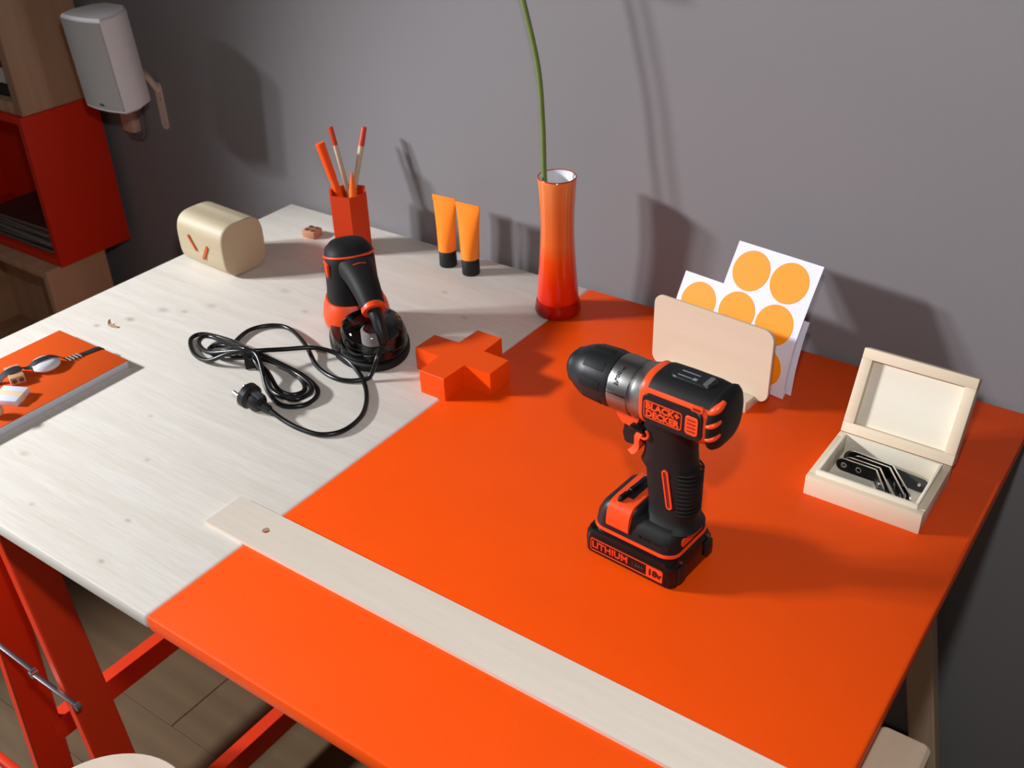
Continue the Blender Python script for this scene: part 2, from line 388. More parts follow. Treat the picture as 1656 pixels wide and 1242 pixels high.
# ---------------------------------------------------------------- pen cup and pens
cup = thing('pen_cup', 'hexagonal red orange pen cup standing by the grey wall', 'cup', (.2165, -.078, T), .0)
bm = NB(); R0, R1, hc = .0315, .0278, .0945
hexo = [(R0 * math.cos(PI / 3 * k + .30), R0 * math.sin(PI / 3 * k + .30)) for k in range(6)]; hexi = [(x * R1 / R0, y * R1 / R0) for x, y in hexo]
V = [[bm.verts.new((x, y, z)) for x, y in h] for h, z in ((hexo, 0), (hexo, hc), (hexi, hc), (hexi, .004))]
for i in range(3):
    for j in range(6): bm.faces.new((V[i][j], V[i][(j + 1) % 6], V[i + 1][(j + 1) % 6], V[i + 1][j]))
bm.faces.new(V[3]); bm.faces.new(list(reversed(V[0])))
bmesh.ops.bevel(bm, geom=[e for e in bm.edges if e.calc_face_angle(0) > .5], offset=.0008, segments=1, affect='EDGES')
obj('cup_body', bm, RED, cup, angle=20)
MARK = mat('fluorescent_orange', (255, 92, 18), .4); MARKC = mat('marker_cap_orange', (255, 84, 10), .35); PENW = wood('pencil_wood', (206, 184, 158), (190, 166, 138), 'Z', .004, .4)
TIP = mat('dipped_red', (205, 62, 22), .4); GREYP = mat('grey_ink', (70, 50, 44), .6)
def stick(name, label, cat, p, q, parts, group=None):
    """p foot, q head (world); parts: (name, t0, t1, r0, r1, material)"""
    p, q = Vector(p), Vector(q); d = (q - p); L = d.length
    s = thing(name, label, cat, p, rot=d.to_track_quat('Z', 'Y').to_euler(), group=group)
    for (nm, t0, t1, r0, r1, m) in parts:
        bm = NB(); rr = [(max(r0 - .0006, .0002), t0 * L), (r0, t0 * L + .0006), (r1, t1 * L - .0008), (max(r1 - .0008, .0002), t1 * L)]
        lathe(bm, rr, 18, None, True, True); obj(nm, bm, m, s)
    return s
cx, cy = .2165, -.078
def P_(dx, dy, z): return (cx + dx, cy + dy, T + z)
stick('paintbrush_handle', 'left of the two pale sticks with dipped red ends in the pen cup', 'pencil', P_(.0105, .0095, .0065), P_(-.0381, .0180, .1823), [('shaft', 0, .85, .0032, .0038, PENW), ('dipped_end', .845, 1, .0040, .0038, TIP)])
stick('paintbrush_handle', 'right of the two pale sticks with dipped red ends in the pen cup', 'pencil', P_(-.002, -.0175, .0065), P_(.0029, .0480, .1805), [('shaft', 0, .85, .0026, .0042, PENW), ('dipped_end', .845, 1, .0045, .0040, TIP)])
stick('marker_pen', 'thick fluorescent orange marker leaning left in the pen cup', 'marker', P_(.0045, .0035, .0065), P_(-.0386, -.0070, .1649), [('barrel', 0, .66, .0058, .0058, MARK), ('cap', .655, 1, .0064, .0074, MARKC)])
stick('brush_pen', 'short orange pointed pen at the right side inside the pen cup', 'pen', P_(.0125, -.0075, .0065), P_(.0170, -.0030, .1300), [('barrel', 0, .74, .0050, .0060, mat('soft_orange', (255, 128, 40), .4)), ('pen_tip', .735, 1.0, .0062, .0010, mat('soft_orange_tip', (255, 112, 30), .4))])

# ---------------------------------------------------------------- paint tubes
TUBEO = mat('tube_orange', (255, 138, 36), .38, spec=.4)
def paint_tube(label, loc, rz):
    pt = thing('paint_tube', label, 'tube', loc, rz, group='two orange tubes by the wall')
    bm = NB(); lathe(bm, [(.0128, 0), (.0134, .0015), (.0128, .0245), (.0118, .026)], 32, None, True, True); obj('screw_cap', bm, mat('tube_cap_black', (20, 20, 21), .55), pt)
    bm = NB(); rings = []
    for k in range(13):
        u = k / 12; z = .0255 + .080 * u
        hw = .0133 + (.0205 - .0133) * u; hd = .0133 * (1 - u) ** .8 + .0008
        rings.append([(hw * math.copysign(abs(math.cos(a)) ** .95, math.cos(a)), hd * math.sin(a), z) for a in [2 * PI * i / 36 for i in range(36)]])
    rings.insert(0, [(.010 * math.cos(a), .010 * math.sin(a), .0255) for a in [2 * PI * i / 36 for i in range(36)]])
    loft(bm, rings); obj('tube_body', bm, TUBEO, pt, angle=60)
    bm = NB(); box(bm, (0, 0, .1045), (.0412, .0022, .009), .0006); obj('crimped_end', bm, TUBEO, pt)
    return pt
paint_tube('left of two orange tubes standing on black caps by the wall', (.3785, -.0458, T), .06)
paint_tube('right of two orange tubes standing on black caps by the wall', (.4245, -.0500, T), .06)

# ---------------------------------------------------------------- vase with a stem
vs = thing('glass_vase', 'slender waisted orange glass vase with a red base holding one green stem', 'vase', (.5975, -.0805, T))
mv = bpy.data.materials.new('cased_orange_glass'); mv.use_nodes = True; nt = mv.node_tree; b0 = nt.nodes['Principled BSDF']
tc = nt.nodes.new('ShaderNodeTexCoord'); sp = nt.nodes.new('ShaderNodeSeparateXYZ'); nt.links.new(tc.outputs['Object'], sp.inputs[0])
mr = nt.nodes.new('ShaderNodeMapRange'); mr.inputs['From Max'].default_value = .195; nt.links.new(sp.outputs['Z'], mr.inputs['Value'])
rp = nt.nodes.new('ShaderNodeValToRGB'); nt.links.new(mr.outputs[0], rp.inputs[0]); e = rp.color_ramp.elements
e[0].position = 0; e[0].color = rgba((214, 20, 4)); e[1].position = 1; e[1].color = rgba((232, 132, 70))
for pos, c in ((.25, (228, 44, 4)), (.42, (236, 72, 12)), (.55, (230, 106, 44)), (.75, (228, 112, 50))):
    k = rp.color_ramp.elements.new(pos); k.color = rgba(c)
nt.links.new(rp.outputs[0], b0.inputs['Base Color']); b0.inputs['Roughness'].default_value = .16; b0.inputs['Coat Weight'].default_value = .6; b0.inputs['Coat Roughness'].default_value = .05
prof = [(.0255, .0135), (.0285, .020), (.0282, .030), (.0262, .055), (.0240, .085), (.0226, .110), (.0222, .130), (.0228, .155), (.0240, .175), (.0250, .191), (.0250, .1935), (.0238, .195)]
bm = NB(); lathe(bm, prof, 48, None, True, False); obj('vase_wall', bm, mv, vs, angle=70)
bm = NB(); lathe(bm, [(.0238, .195), (.0226, .1935), (.0220, .175), (.0204, .13), (.0226, .06), (.022, .02)], 48, None, False, True); obj('white_lining', bm, WHITE, vs, angle=70, label='white inner lining of the vase')
RG = mat('red_glass', (206, 24, 10), .08, spec=.5, trans=.55, ior=1.45)
bm = NB(); lathe(bm, [(.024, 0), (.030, .0015), (.0318, .006), (.0308, .013), (.0292, .0205), (.0286, .0205), (.0256, .0130)], 48, None, True, True); obj('thick_base', bm, RG, vs, angle=50, label='clear red glass base')
bm = NB(); tube(bm, [(.0246 * math.cos(2 * PI * i / 40), .0246 * math.sin(2 * PI * i / 40), .195) for i in range(40)], .0009, 8, True); obj('rim', bm, mat('rim_red', (190, 40, 20), .2), vs)
fl = thing('flower', 'tall green flower stem rising from the orange vase out of the picture', 'flower', (.5975, -.0805, T))
bm = NB()
sp_ = smooth_path([(.004, -.006, .022), (-.006, -.0065, .10), (-.0150, -.006, .19), (-.0210, .000, .26), (-.0290, .003, .33), (-.0500, .003, .41), (-.066, .003, .462)], 8)
tube(bm, sp_, .0034, 12); obj('stem', bm, mat('stem_green', (104, 124, 58), .5, noise=.08, nscale=60), fl)
bm = NB()
for k in range(22):
    a = 2 * PI * k / 22
    M = Matrix.Translation((-.067, .003, .463)) @ Matrix.Rotation(a, 4, 'Z') @ Matrix.Rotation(-.25, 4, 'Y')
    pet = [(.008, -.002), (.02, -.0045), (.034, -.0045), (.040, 0), (.034, .0045), (.02, .0045), (.008, .002)]
    prism(bm, pet, -.0004, .0004, M)
obj('petals', bm, mat('petal_orange', (240, 120, 40), .6), fl)
bm = NB(); lathe(bm, [(.002, -.004), (.011, 0), (.011, .004), (.004, .007)], 20, Matrix.Translation((-.067, .003, .462)), True, True); obj('flower_centre', bm, mat('flower_centre', (90, 60, 20), .8), fl)

# ---------------------------------------------------------------- letter holder and sticker sheets
yaw = -.095
lh = thing('letter_holder', 'pale birch letter holder with rounded plates on the orange table by the wall', 'holder', (.857, -.1445, T), yaw)
bm = NB(); box(bm, (0, -.0055, .007), (.128, .035, .014), .001); obj('holder_base', bm, BIRCH, lh)
for y in (-.0015,):
    bm = NB(); prism(bm, rrect(-.0805, .0805, .0085, .1035, .0125), -.002, .002, Matrix.Translation((0, y, 0)) @ XZ, .0006); obj('holder_plate', bm, BIRCH, lh)
def sheet(label, x, y, rz, wdt, hgt, prof, rows, d, r, x_off, top_m, first_row=0, roll=0.0, sweep=0.0):
    """a curved paper sheet; prof = list of (arc, y, z)"""
    sh = thing('sticker_sheet', label, 'sticker sheet', (x, y, T), rz, group='sheets of round orange stickers in the birch holder')
    def at(s):
        for (s0, y0, z0), (s1, y1, z1) in zip(prof, prof[1:]):
            if s <= s1 or (s1, y1, z1) == prof[-1]:
                k = (s - s0) / (s1 - s0); return y0 + (y1 - y0) * k, z0 + (z1 - z0) * k
    P = smooth_path([(0, p[1], p[2]) for p in prof], 10)
    arc = [0]
    for a, c in zip(P, P[1:]): arc.append(arc[-1] + (c - a).length)
    def pt(u, s, off=0):
        s = min(max(s, 0), arc[-1] - 1e-6)
        i = max(k for k in range(len(arc) - 1) if arc[k] <= s); k = (s - arc[i]) / (arc[i + 1] - arc[i])
        p = P[i].lerp(P[i + 1], k); tg = (P[i + 1] - P[i]).normalized(); nrm = Vector((0, -tg.z, tg.y))
        q = p + nrm * off; return Vector((u + sweep * s, q.y, q.z))
    Ls = arc[-1]
    bm = NB(); N_ = 30; th = .00035
    rings = []
    for i in range(N_ + 1):
        s = Ls * i / N_
        rings.append([pt(-wdt / 2, s, th), pt(wdt / 2, s, th), pt(wdt / 2, s, 0), pt(-wdt / 2, s, 0)])
    loft(bm, rings); obj('paper', bm, PAPER, sh, angle=50)
    for rr_ in range(rows):
        for c in range(2):
            s0 = Ls - top_m - rr_ * d; u0 = x_off + (c - .5) * d
            if s0 - r < 0.002: continue
            bm = NB(); cen = bm.verts.new(pt(u0, s0, th + .00035)); K = 40
            ring_ = [[bm.verts.new(pt(u0 + r * f * math.cos(2 * PI * k / K), s0 + r * f * math.sin(2 * PI * k / K), th + (.00035 if f < 1 else .00002))) for k in range(K)] for f in (.5, .985, 1.0)]
            for k in range(K):
                bm.faces.new((cen, ring_[0][k], ring_[0][(k + 1) % K]))
                for a_, b2 in ((0, 1), (1, 2)): bm.faces.new((ring_[a_][k], ring_[b2][k], ring_[b2][(k + 1) % K], ring_[a_][(k + 1) % K]))
            obj('round_sticker', bm, STICK, sh, angle=8)
    return sh
prof_t = [(0, -.002, .001), (0, .001, .035), (0, .011, .070), (0, .033, .112), (0, .057, .152)]
sheet('tall front sheet of round orange stickers leaning in the birch holder', .888, -.1135, -.14, .113, .16, prof_t, 3, .0515, .0245, -.002, .030)
prof_s = [(0, .004, .001), (0, .007, .035), (0, .017, .068), (0, .036, .103)]
sheet('short left sheet of round orange stickers behind the tall one', .8260, -.1080, -.14, .104, .11, prof_s, 2, .0515, .0245, .0045, .031)
for i in range(2):
    pr = [(0, .003 + .005 * i, .001), (0, .007 + .005 * i, .035), (0, .017 + .005 * i, .070), (0, .028 + .004 * i, .090)]
    sheet(['white edge of the sheet directly behind the tall sticker sheet', 'hindmost white sheet edge fanned out behind the tall sticker sheet'][i], .889 + .005 * i, -.1125, -.14 + .02 * i, .108, .13, pr, 0, .0515, .0245, 0, .03)

# ---------------------------------------------------------------- wooden box with brackets
bx = thing('wooden_box', 'small open lime wood box with its lid tipped back, at the right end', 'box', (1.092, -.2295, T), -.005)
bm = NB(); W, D_, H = .1195, .0965, .0235
def frame(bm, w, d, z0, z1, th, bev=.0008):
    box(bm, (0, -d / 2 + th / 2, (z0 + z1) / 2), (w, th, z1 - z0), bev); box(bm, (0, d / 2 - th / 2, (z0 + z1) / 2), (w, th, z1 - z0), bev)
    box(bm, (-w / 2 + th / 2, 0, (z0 + z1) / 2), (th, d - 2 * th + .0004, z1 - z0), bev); box(bm, (w / 2 - th / 2, 0, (z0 + z1) / 2), (th, d - 2 * th + .0004, z1 - z0), bev)
frame(bm, W, D_, 0, H, .009); obj('box_walls', bm, BOXW, bx)
bm = NB(); frame(bm, W - .0150, D_ - .0150, .003, H + .005, .0032, .0005); obj('inner_lip', bm, BOXIN, bx)
bm = NB(); box(bm, (0, 0, .003), (W - .016, D_ - .016, .004)); obj('box_floor', bm, BOXIN, bx)
lidM = Matrix.Translation((0, D_ / 2, H)) @ Matrix.Rotation(math.radians(25), 4, 'X').inverted()
bm = NB(); Lh = .0945
def lidbox(c, s, bev=.0008): box(bm, c, s, bev, 2, lidM)
th, dp = .0115, .016
lidbox((0, dp / 2, Lh - th / 2), (W, dp, th)); lidbox((0, dp / 2, th / 2), (W, dp, th))
lidbox((-W / 2 + th / 2, dp / 2, Lh / 2), (th, dp, Lh - 2 * th + .0004)); lidbox((W / 2 - th / 2, dp / 2, Lh / 2), (th, dp, Lh - 2 * th + .0004))
lid = obj('lid', bm, BOXW, bx)
bm = NB(); lidbox((0, .0115, Lh / 2), (W - .019, .005, Lh - .019), 0); obj('lid_panel', bm, BOXIN, lid)
bm = NB(); lidbox((0, dp + .001, Lh / 2), (W, .0025, Lh)); obj('lid_top', bm, BOXW, lid)
BRK = mat('blackened_steel', (34, 33, 33), .35, metal=.7)
def bracket(label, apex, z, aL, aR, la, lb, hgt=.015, tilt=0.0):
    """an angle brace lying on its edge: two arms from the bend"""
    br = thing('corner_bracket', label, 'bracket', (apex[0], apex[1], T + z), 0, group='metal corner brackets in the wooden box')
    for nm, ang, ln in (('bracket_arm', aL, la), ('bracket_arm', aR, lb)):
        a = math.radians(ang); M = Matrix.Rotation(a, 4, 'Z') @ Matrix.Rotation(math.radians(90 + tilt), 4, 'X')
        bm = NB(); n = 12
        poly = [(0, 0), (ln - hgt / 2, 0)] + [(ln - hgt / 2 + hgt / 2 * math.cos(t_), hgt / 2 + hgt / 2 * math.sin(t_)) for t_ in [(-PI / 2 + PI * k / 8) for k in range(1, 8)]] + [(ln - hgt / 2, hgt), (0, hgt)]
        hs = [[(hx_ + .0022 * math.cos(2 * PI * k / n), hgt / 2 + .0022 * math.sin(2 * PI * k / n)) for k in range(n)] for hx_ in (ln * .42, ln * .8)]
        holed_plate(bm, poly, hs, -.0009, .0009); bmesh.ops.transform(bm, matrix=M, verts=bm.verts)
        o = obj(nm, bm, [BRK, CHROME], br, angle=25)
        nd = M.to_3x3() @ Vector((0, 0, 1))
        for p in o.data.polygons:
            if abs(p.normal.dot(nd)) < .3: p.material_index = 1
        for hx_ in (ln * .42, ln * .8):
            bm = NB(); lathe(bm, [(.0022, .0010), (.0034, .0010), (.0030, .0016), (.0022, .0012)], 12, M @ Matrix.Translation((hx_, hgt / 2, 0)))
            lathe(bm, [(.0022, -.0010), (.0034, -.0010), (.0030, -.0016), (.0022, -.0012)], 12, M @ Matrix.Translation((hx_, hgt / 2, 0)))
            obj('countersink', bm, CHROME, o)
    return br
for i, (ax, ay, l1, l2) in enumerate([(1.1000, -.2085, .048, .052), (1.0985, -.2140, .040, .050), (1.0905, -.2210, .038, .044), (1.0885, -.2265, .042, .037)]):
    bracket(['hindmost bright edged bracket of the nest in the wooden box', 'second bracket from the back of the nest in the wooden box', 'third bracket from the back of the nest in the wooden box', 'front bracket of the nest, nearest the box front'][i],
            (ax, ay), .0055 + .0004 * i, 176 + i, -52 - i * 2, l1, l2)
fb = thing('flat_bracket', 'flat black metal strap lying behind the nested brackets in the wooden box', 'bracket', (1.094, -.204, T + .0065), -.28, rot=(.9, 0, -.10))
bm = NB(); pl = rrect(-.046, .046, -.007, .007, .0065, 6)
holed_plate(bm, pl, [[(s * .037 + .002 * math.cos(2 * PI * k / 12), .002 * math.sin(2 * PI * k / 12)) for k in range(12)] for s in (-1, 1)], .006, .008)
obj('strap', bm, mat('matt_black_steel', (26, 23, 22), .55), fb)

# ---------------------------------------------------------------- notebook and the things on its strap
nb = thing('notebook', 'orange notebook with white page edges and a black elastic band, left edge of the table', 'notebook', (.1425, -.6065, T))
bm = NB(); box(bm, (0, 0, .0052), (.144, .208, .0098), .0004); obj('pages', bm, mat('page_edges', (206, 208, 214), .75, noise=.04, nscale=300), nb)
bm = NB(); box(bm, (0, 0, .0106), (.146, .210, .0010), .0004); obj('front_cover', bm, mat('notebook_orange', (232, 88, 18), .5, bump=.05, bscale=400), nb)
bm = NB(); box(bm, (0, 0, .0003), (.146, .210, .0006), .0002); obj('back_cover', bm, mat('notebook_back', (190, 190, 196), .6), nb)
STRAP = mat('black_elastic', (22, 22, 25), .7, bump=.2, bscale=600)
bm = NB()
spth = [(.016, .1056, .0005), (.016, .1056, .0114), (.012, .085, .0119), (.006, .062, .0135), (.003, .055, .0185), (.000, .047, .0232), (-.002, .036, .0246), (-.004, .026, .0234), (-.006, .018, .0190), (-.008, .012, .0200), (-.010, .007, .0228), (-.012, -.006, .0228), (-.016, -.015, .0190), (-.018, -.024, .0126), (-.024, -.06, .0119), (-.030, -.1056, .0119), (-.030, -.1056, .0005)]
P = smooth_path(spth, 5); rings = []
for i, p in enumerate(P):
    tg = (P[min(i + 1, len(P) - 1)] - P[max(i - 1, 0)]).normalized(); sd = Vector((1, .1, 0)); sd = (sd - tg * sd.dot(tg)).normalized(); nr = tg.cross(sd)
    hw_ = .0042 + .0035 * math.exp(-((p.y) / .012) ** 2) * (p.z > .012)
    rings.append([p - sd * hw_ - nr * .0004, p + sd * hw_ - nr * .0004, p + sd * hw_ + nr * .0004, p - sd * hw_ + nr * .0004])
loft(bm, rings); obj('elastic_band', bm, STRAP, nb, label='black elastic band')
bm = NB()
for k in range(4):
    bm2 = [(.0085 + .0007 * k, .064 - .006 * -k - .0, .0139)]
    cyl(bm, (.0105 - .0065, .062 + k * .005, .0136 - k * .0004), (.0105 + .0050, .062 + k * .005, .0136 - k * .0004), .0011, None, 8)
obj('band_stitching', bm, mat('grey_stitch', (150, 140, 132), .6), nb)
def on_nb(name, label, cat, x, y, z=.0111, rz=0.0, rot=None): return thing(name, label, cat, (.1425 + x, -.6065 + y, T + z), rz, rot=rot)
d = on_nb('button_disc', 'white domed button disc under the black band on the orange notebook', 'button', -.0005, .036)
bm = NB(); lathe(bm, [(.004, 0), (.016, .0015), (.0185, .005), (.0165, .009), (.010, .0115), (.002, .0122)], 36, None, True, True); obj('disc', bm, WHITE, d, angle=60)
wd = wood('bead_wood', (214, 166, 128), (190, 138, 100), 'X', .01, .4, seed=31)
d = on_nb('wooden_bead', 'small wooden block bead with two dark holes under the black band', 'bead', -.010, -.001, rz=-.35)
bm = NB(); box(bm, (0, 0, .0055), (.034, .018, .0105), .0012); obj('bead_block', bm, wd, d)
for s in (-1, 1):
    bm = NB(); cyl(bm, (.0145 + .0022, s * .0042, .0055), (.0172, s * .0042, .0055), .0031, None, 16); obj('dark_hole', bm, STUD, d)
d = on_nb('eraser', 'white eraser with a cream band lying on the orange notebook', 'eraser', .0285, -.0320, rot=(0.06, .0, .45))
bm = NB(); box(bm, (0, 0, .0045), (.034, .030, .0085), .0012); obj('eraser_body', bm, mat('eraser_white', (222, 224, 240), .6), d)
bm = NB(); box(bm, (0, 0, .0046), (.0345, .0095, .0090), .0005); obj('paper_band', bm, mat('cream_band', (240, 214, 176), .6), d)
d = on_nb('wooden_ball', 'small round wooden ball at the notebook edge, at the left border', 'ball', .0500, -.0640)
bm = NB(); bmesh.ops.create_uvsphere(bm, u_segments=20, v_segments=12, radius=.0085); bmesh.ops.translate(bm, vec=(0, 0, .0085), verts=bm.verts); obj('ball', bm, wd, d)

# ---------------------------------------------------------------- wood shaving on the table
bm = NB(); pts = smooth_path([(0, 0, .0045), (.004, -.004, .0012), (.011, -.006, .0008), (.021, -.005, .0006)], 6); rings = []
for i, p in enumerate(pts):
    wd_ = .0016 + .0016 * math.sin(PI * i / (len(pts) - 1)); rings.append([p + Vector((0, -wd_, 0)), p + Vector((0, wd_, .0005)), p + Vector((0, wd_, .0009)), p + Vector((0, -wd_, .0004))])
loft(bm, rings); tag(obj('wood_shaving', bm, mat('shaving', (190, 150, 118), .7), loc=(.092, -.440, T), rot=(0, 0, .1)), 'tiny curled wood shaving on the bare wood beyond the notebook', 'shaving')

# ---------------------------------------------------------------- cordless drill
dr = thing('cordless_drill', 'black and orange cordless drill standing upright on its battery', 'drill', (.99189, -.44836, T), math.radians(-4.2))
def ysym(bm, fn):
    fn(1); fn(-1)
# battery
bm = NB(); rings = []
for z, ins, x0 in ((.000, .003, 0), (.003, 0, 0), (.016, -.0005, 0), (.024, 0, 0), (.029, .002, 0), (.0315, .006, 0)):
    rings.append([(x, y, z) for x, y in rrect(-.1015 + ins, -.000 - ins, -.0370 + ins, .0370 - ins, .009, 5)])
loft(bm, rings); bat = obj('battery_pack', bm, GLOSS, dr, angle=30)
M_side = lambda y: Matrix.Translation((0, y, 0)) @ XZ
bm = NB(); prism(bm, rrect(-.0945, -.0085, .0045, .0235, .003), 0, .0008, M_side(-.0368)); lab = obj('battery_label', bm, mat('label_black', (16, 14, 14), .4), bat)
bm = NB()
def rr_frame(bm, x0, x1, z0, z1, r, wd, y, thk=.0006):
    o1 = rrect(x0, x1, z0, z1, r); o2 = rrect(x0 + wd, x1 - wd, z0 + wd, z1 - wd, max(r - wd, .0005))
    n = len(o1); Vs = []
    for (pl, yy) in ((o1, y), (o1, y - thk), (o2, y - thk), (o2, y)): Vs.append([bm.verts.new((a, yy, b)) for a, b in pl])
    for i in range(4):
        for j in range(n): bm.faces.new((Vs[i][j], Vs[i][(j + 1) % n], Vs[(i + 1) % 4][(j + 1) % n], Vs[(i + 1) % 4][j]))
rr_frame(bm, -.0925, -.0105, .0068, .0212, .002, .0007, -.0376); obj('label_frame', bm, TOOLO, bat)
bm = NB(); prism(bm, rrect(-.0285, -.0108, .0070, .0210, .0018), 0, .0008, M_side(-.0374)); obj('voltage_field', bm, TOOLO, bat)
TXT = lambda x, z, y: Matrix.Translation((x, y, z)) @ Matrix.Rotation(PI / 2, 4, 'X')
RT = mat('label_red_orange', (214, 58, 26), .45)
text('lettering', 'LITHIUM', .0105, TXT(-.0700, .0140, -.0379), RT, bat, bold=.0003, width=.041)
text('lettering', '18v', .0102, TXT(-.0195, .0140, -.0384), mat('print_dark', (70, 16, 10), .5), bat, bold=.0003, width=.0135)
text('lettering', '1.5Ah', .0042, TXT(-.0385, .0135, -.0379), mat('dim_print', (96, 60, 56), .5), bat, width=.012)
bm = NB()
for z in (.0262, .0287): box(bm, (-.053, -.0355, z), (.088, .002, .0008), .0003)
obj('ridge', bm, BLACK, bat)
for y in (-.024, .024):
    bm = NB(); box(bm, (.0006, y, .016), (.006, .012, .018), .0025); obj('release_button', bm, BLACK, bat)
    bm = NB(); cyl(bm, (-.0015, y, .0285), (.0008, y, .0292), .0016, None, 10); obj('screw', bm, STEEL, bat)
# foot of the tool
def foot_ring(z, x0, x1, hw, r): return [(x, y, z) for x, y in rrect(x0, x1, -hw, hw, r, 6)]
bm = NB(); loft(bm, [foot_ring(.0318, -.0945, -.004, .0335, .014), foot_ring(.0345, -.0965, -.002, .0352, .015), foot_ring(.0372, -.0960, -.0025, .0348, .015)]); obj('orange_band', bm, TOOLO, dr)
bm = NB(); loft(bm, [foot_ring(.0372, -.0945, -.0035, .0338, .014), foot_ring(.047, -.0915, -.004, .0325, .014), foot_ring(.054, -.086, -.006, .0295, .013), foot_ring(.0585, -.078, -.010, .0245, .012)]); foot = obj('foot', bm, RUBBER, dr, angle=50)
bm = NB(); prism(bm, rrect(-.019, .019, .041, .0495, .004), -.0008, .0012, Matrix.Translation((-.0042, 0, 0)) @ Matrix.Rotation(PI / 2, 4, 'Z') @ XZ); obj('rear_inlay', bm, TOOLO, foot)
# front block with the bit clip running across it
def fr_(z, x0, x1, hw, r, k=0): return [(x, y, z) for x, y in rrect(x0, x1, -hw, hw, r, 6)]
bm = NB(); loft(bm, [fr_(.0385, -.0950, -.046, .0338, .014), fr_(.050, -.0930, -.047, .0330, .013), fr_(.059, -.0890, -.0475, .0308, .012), fr_(.0645, -.0850, -.048, .0275, .011), fr_(.0668, -.0810, -.050, .0235, .010)]); obj('foot_shoulder', bm, BLACK, foot, angle=60)
bm = NB(); pth = smooth_path([(-.0349, .044), (-.0345, .053), (-.0328, .0605), (-.029, .0662), (-.022, .0688), (0, .0692), (.022, .0688), (.030, .064)], 4); pth = [(p.x, p.y) for p in [Vector((a[0], a[1], 0)) for a in smooth_path([(y, z, 0) for y, z in [(-.0349, .044), (-.0345, .053), (-.0328, .0605), (-.029, .0662), (-.022, .0688), (0, .0692), (.022, .0688), (.030, .064)]], 4)]]
rings = []
for y, z in pth: rings.append([(-.0775, y, z), (-.0525, y, z), (-.0525, y * .86, z - .006), (-.0775, y * .86, z - .006)])
loft(bm, rings); bh = obj('bit_holder', bm, TOOLO, foot, angle=40)
bm = NB(); box(bm, (-.0655, .002, .0694), (.0120, .036, .002), .0009, 2, None); obj('bit_recess', bm, RUBBER, bh)
bm = NB(); A_, B_ = Vector((-.0690, -.0270, .0705)), Vector((-.0620, .0215, .0765)); u_ = (B_ - A_).normalized()
lathe(bm, [(.0014, 0), (.0034, .003), (.0034, .012), (.0026, .013), (.0026, .016), (.0034, .017), (.0030, .036), (.0008, (B_ - A_).length)], 6, Matrix.Translation(A_) @ frame_from(u_), True, True); obj('screwdriver_bit', bm, DSTEEL, bh, angle=20)
text('lettering', 'BLACK+DECKER', .005, TXT(-.026, .0455, -.0338), mat('embossed_black', (34, 33, 33), .5), foot, width=.034)
# grip
bm = NB(); rings = []
gp = [(.0555, -.058, .004, .026), (.0590, -.0525, -.001, .0215), (.0655, -.0485, -.0030, .0182), (.0760, -.0490, -.0018, .0172), (.0880, -.0512, -.0006, .0172), (.1000, -.0528, -.0003, .0172), (.1090, -.0540, -.0012, .0172), (.1150, -.0600, -.0030, .0170), (.1230, -.0570, -.0050, .0168), (.1350, -.0560, -.0070, .0172), (.1480, -.0565, -.0080, .0182), (.1620, -.058, -.0050, .0205), (.1720, -.055, .000, .022)]
for z, xf, xr, hw in gp: rings.append([(x, y, z) for x, y in superell((xf + xr) / 2, 0, (xr - xf) / 2, hw, 2.6, 40)])
loft(bm, rings); grip = obj('grip', bm, RUBBER, dr, angle=60)
bm = NB()
for k in range(11):
    z = .073 + k * .0045
    pts = []
    for i in range(11):
        a = math.radians(-68) + i * math.radians(136) / 10
        e = 2 / 2.6; c, s = math.cos(a), math.sin(a)
        pts.append((-.0258 + .0252 * math.copysign(abs(c) ** e, c), .0176 * math.copysign(abs(s) ** e, s), z))
    tube(bm, pts, .0011, 6)
obj('grip_rib', bm, RUBBER, grip, angle=60)
bm = NB(); sl = rrect(-.0026, .0026, -.0205, .0205, .0026)
MS = Matrix.Translation((-.0235, -.0173, .0985)) @ Matrix.Rotation(.18, 4, 'Y').inverted() @ XZ
rs1 = rrect(-.0032, .0032, -.021, .021, .0032); rs2 = rrect(-.0018, .0018, -.0196, .0196, .0018)
n = len(rs1); Vs = [[bm.verts.new(MS @ Vector((x, y, h))) for x, y in pl] for pl, h in ((rs1, -.001), (rs1, .0008), (rs2, .0008), (rs2, -.001))]
for i in range(3):
    for j in range(n): bm.faces.new((Vs[i][j], Vs[i][(j + 1) % n], Vs[i + 1][(j + 1) % n], Vs[i + 1][j]))
slot = obj('grip_inlay', bm, TOOLO, grip)
bm = NB(); prism(bm, rs2, -.001, .0003, MS); obj('inlay_floor', bm, TOOLD, slot)
# motor housing (orange core), black panels over it
ZC = .1900; YC = -.0055; NS = -.0312
def head_ring(x, hw, hz, n=2.9, zc=ZC, k=48, yc=YC): return [(x, y, z) for y, z in superell(yc, zc, hw, hz, n, k)]
bm = NB(); loft(bm, [head_ring(-.0488, .0256, .0256, 2.75), head_ring(-.0475, .0262, .0262, 2.8), head_ring(-.044, .0258, .0258, 2.8), head_ring(-.02, .0258, .0258, 2.9), head_ring(.008, .0256, .0256, 2.9), head_ring(.016, .0246, .0248, 2.8), head_ring(.020, .022, .022, 2.7)]); head = obj('motor_housing', bm, TOOLO, dr, angle=50)
def side_M(s): return Matrix.Translation((0, YC + s * (NS - YC + .0018) * -1 if s > 0 else NS + .0018, 0)) @ (Matrix.Scale(-1, 4, (0, 1, 0)) if s > 0 else Matrix.Identity(4)) @ XZ
bm = NB(); prism(bm, rrect(-.0450, .0145, .1745, .2035, .007), -.003, .0020, Matrix.Translation((0, NS + .0008, 0)) @ XZ, .0008); sp1 = obj('side_panel', bm, BLACK, head, angle=25)
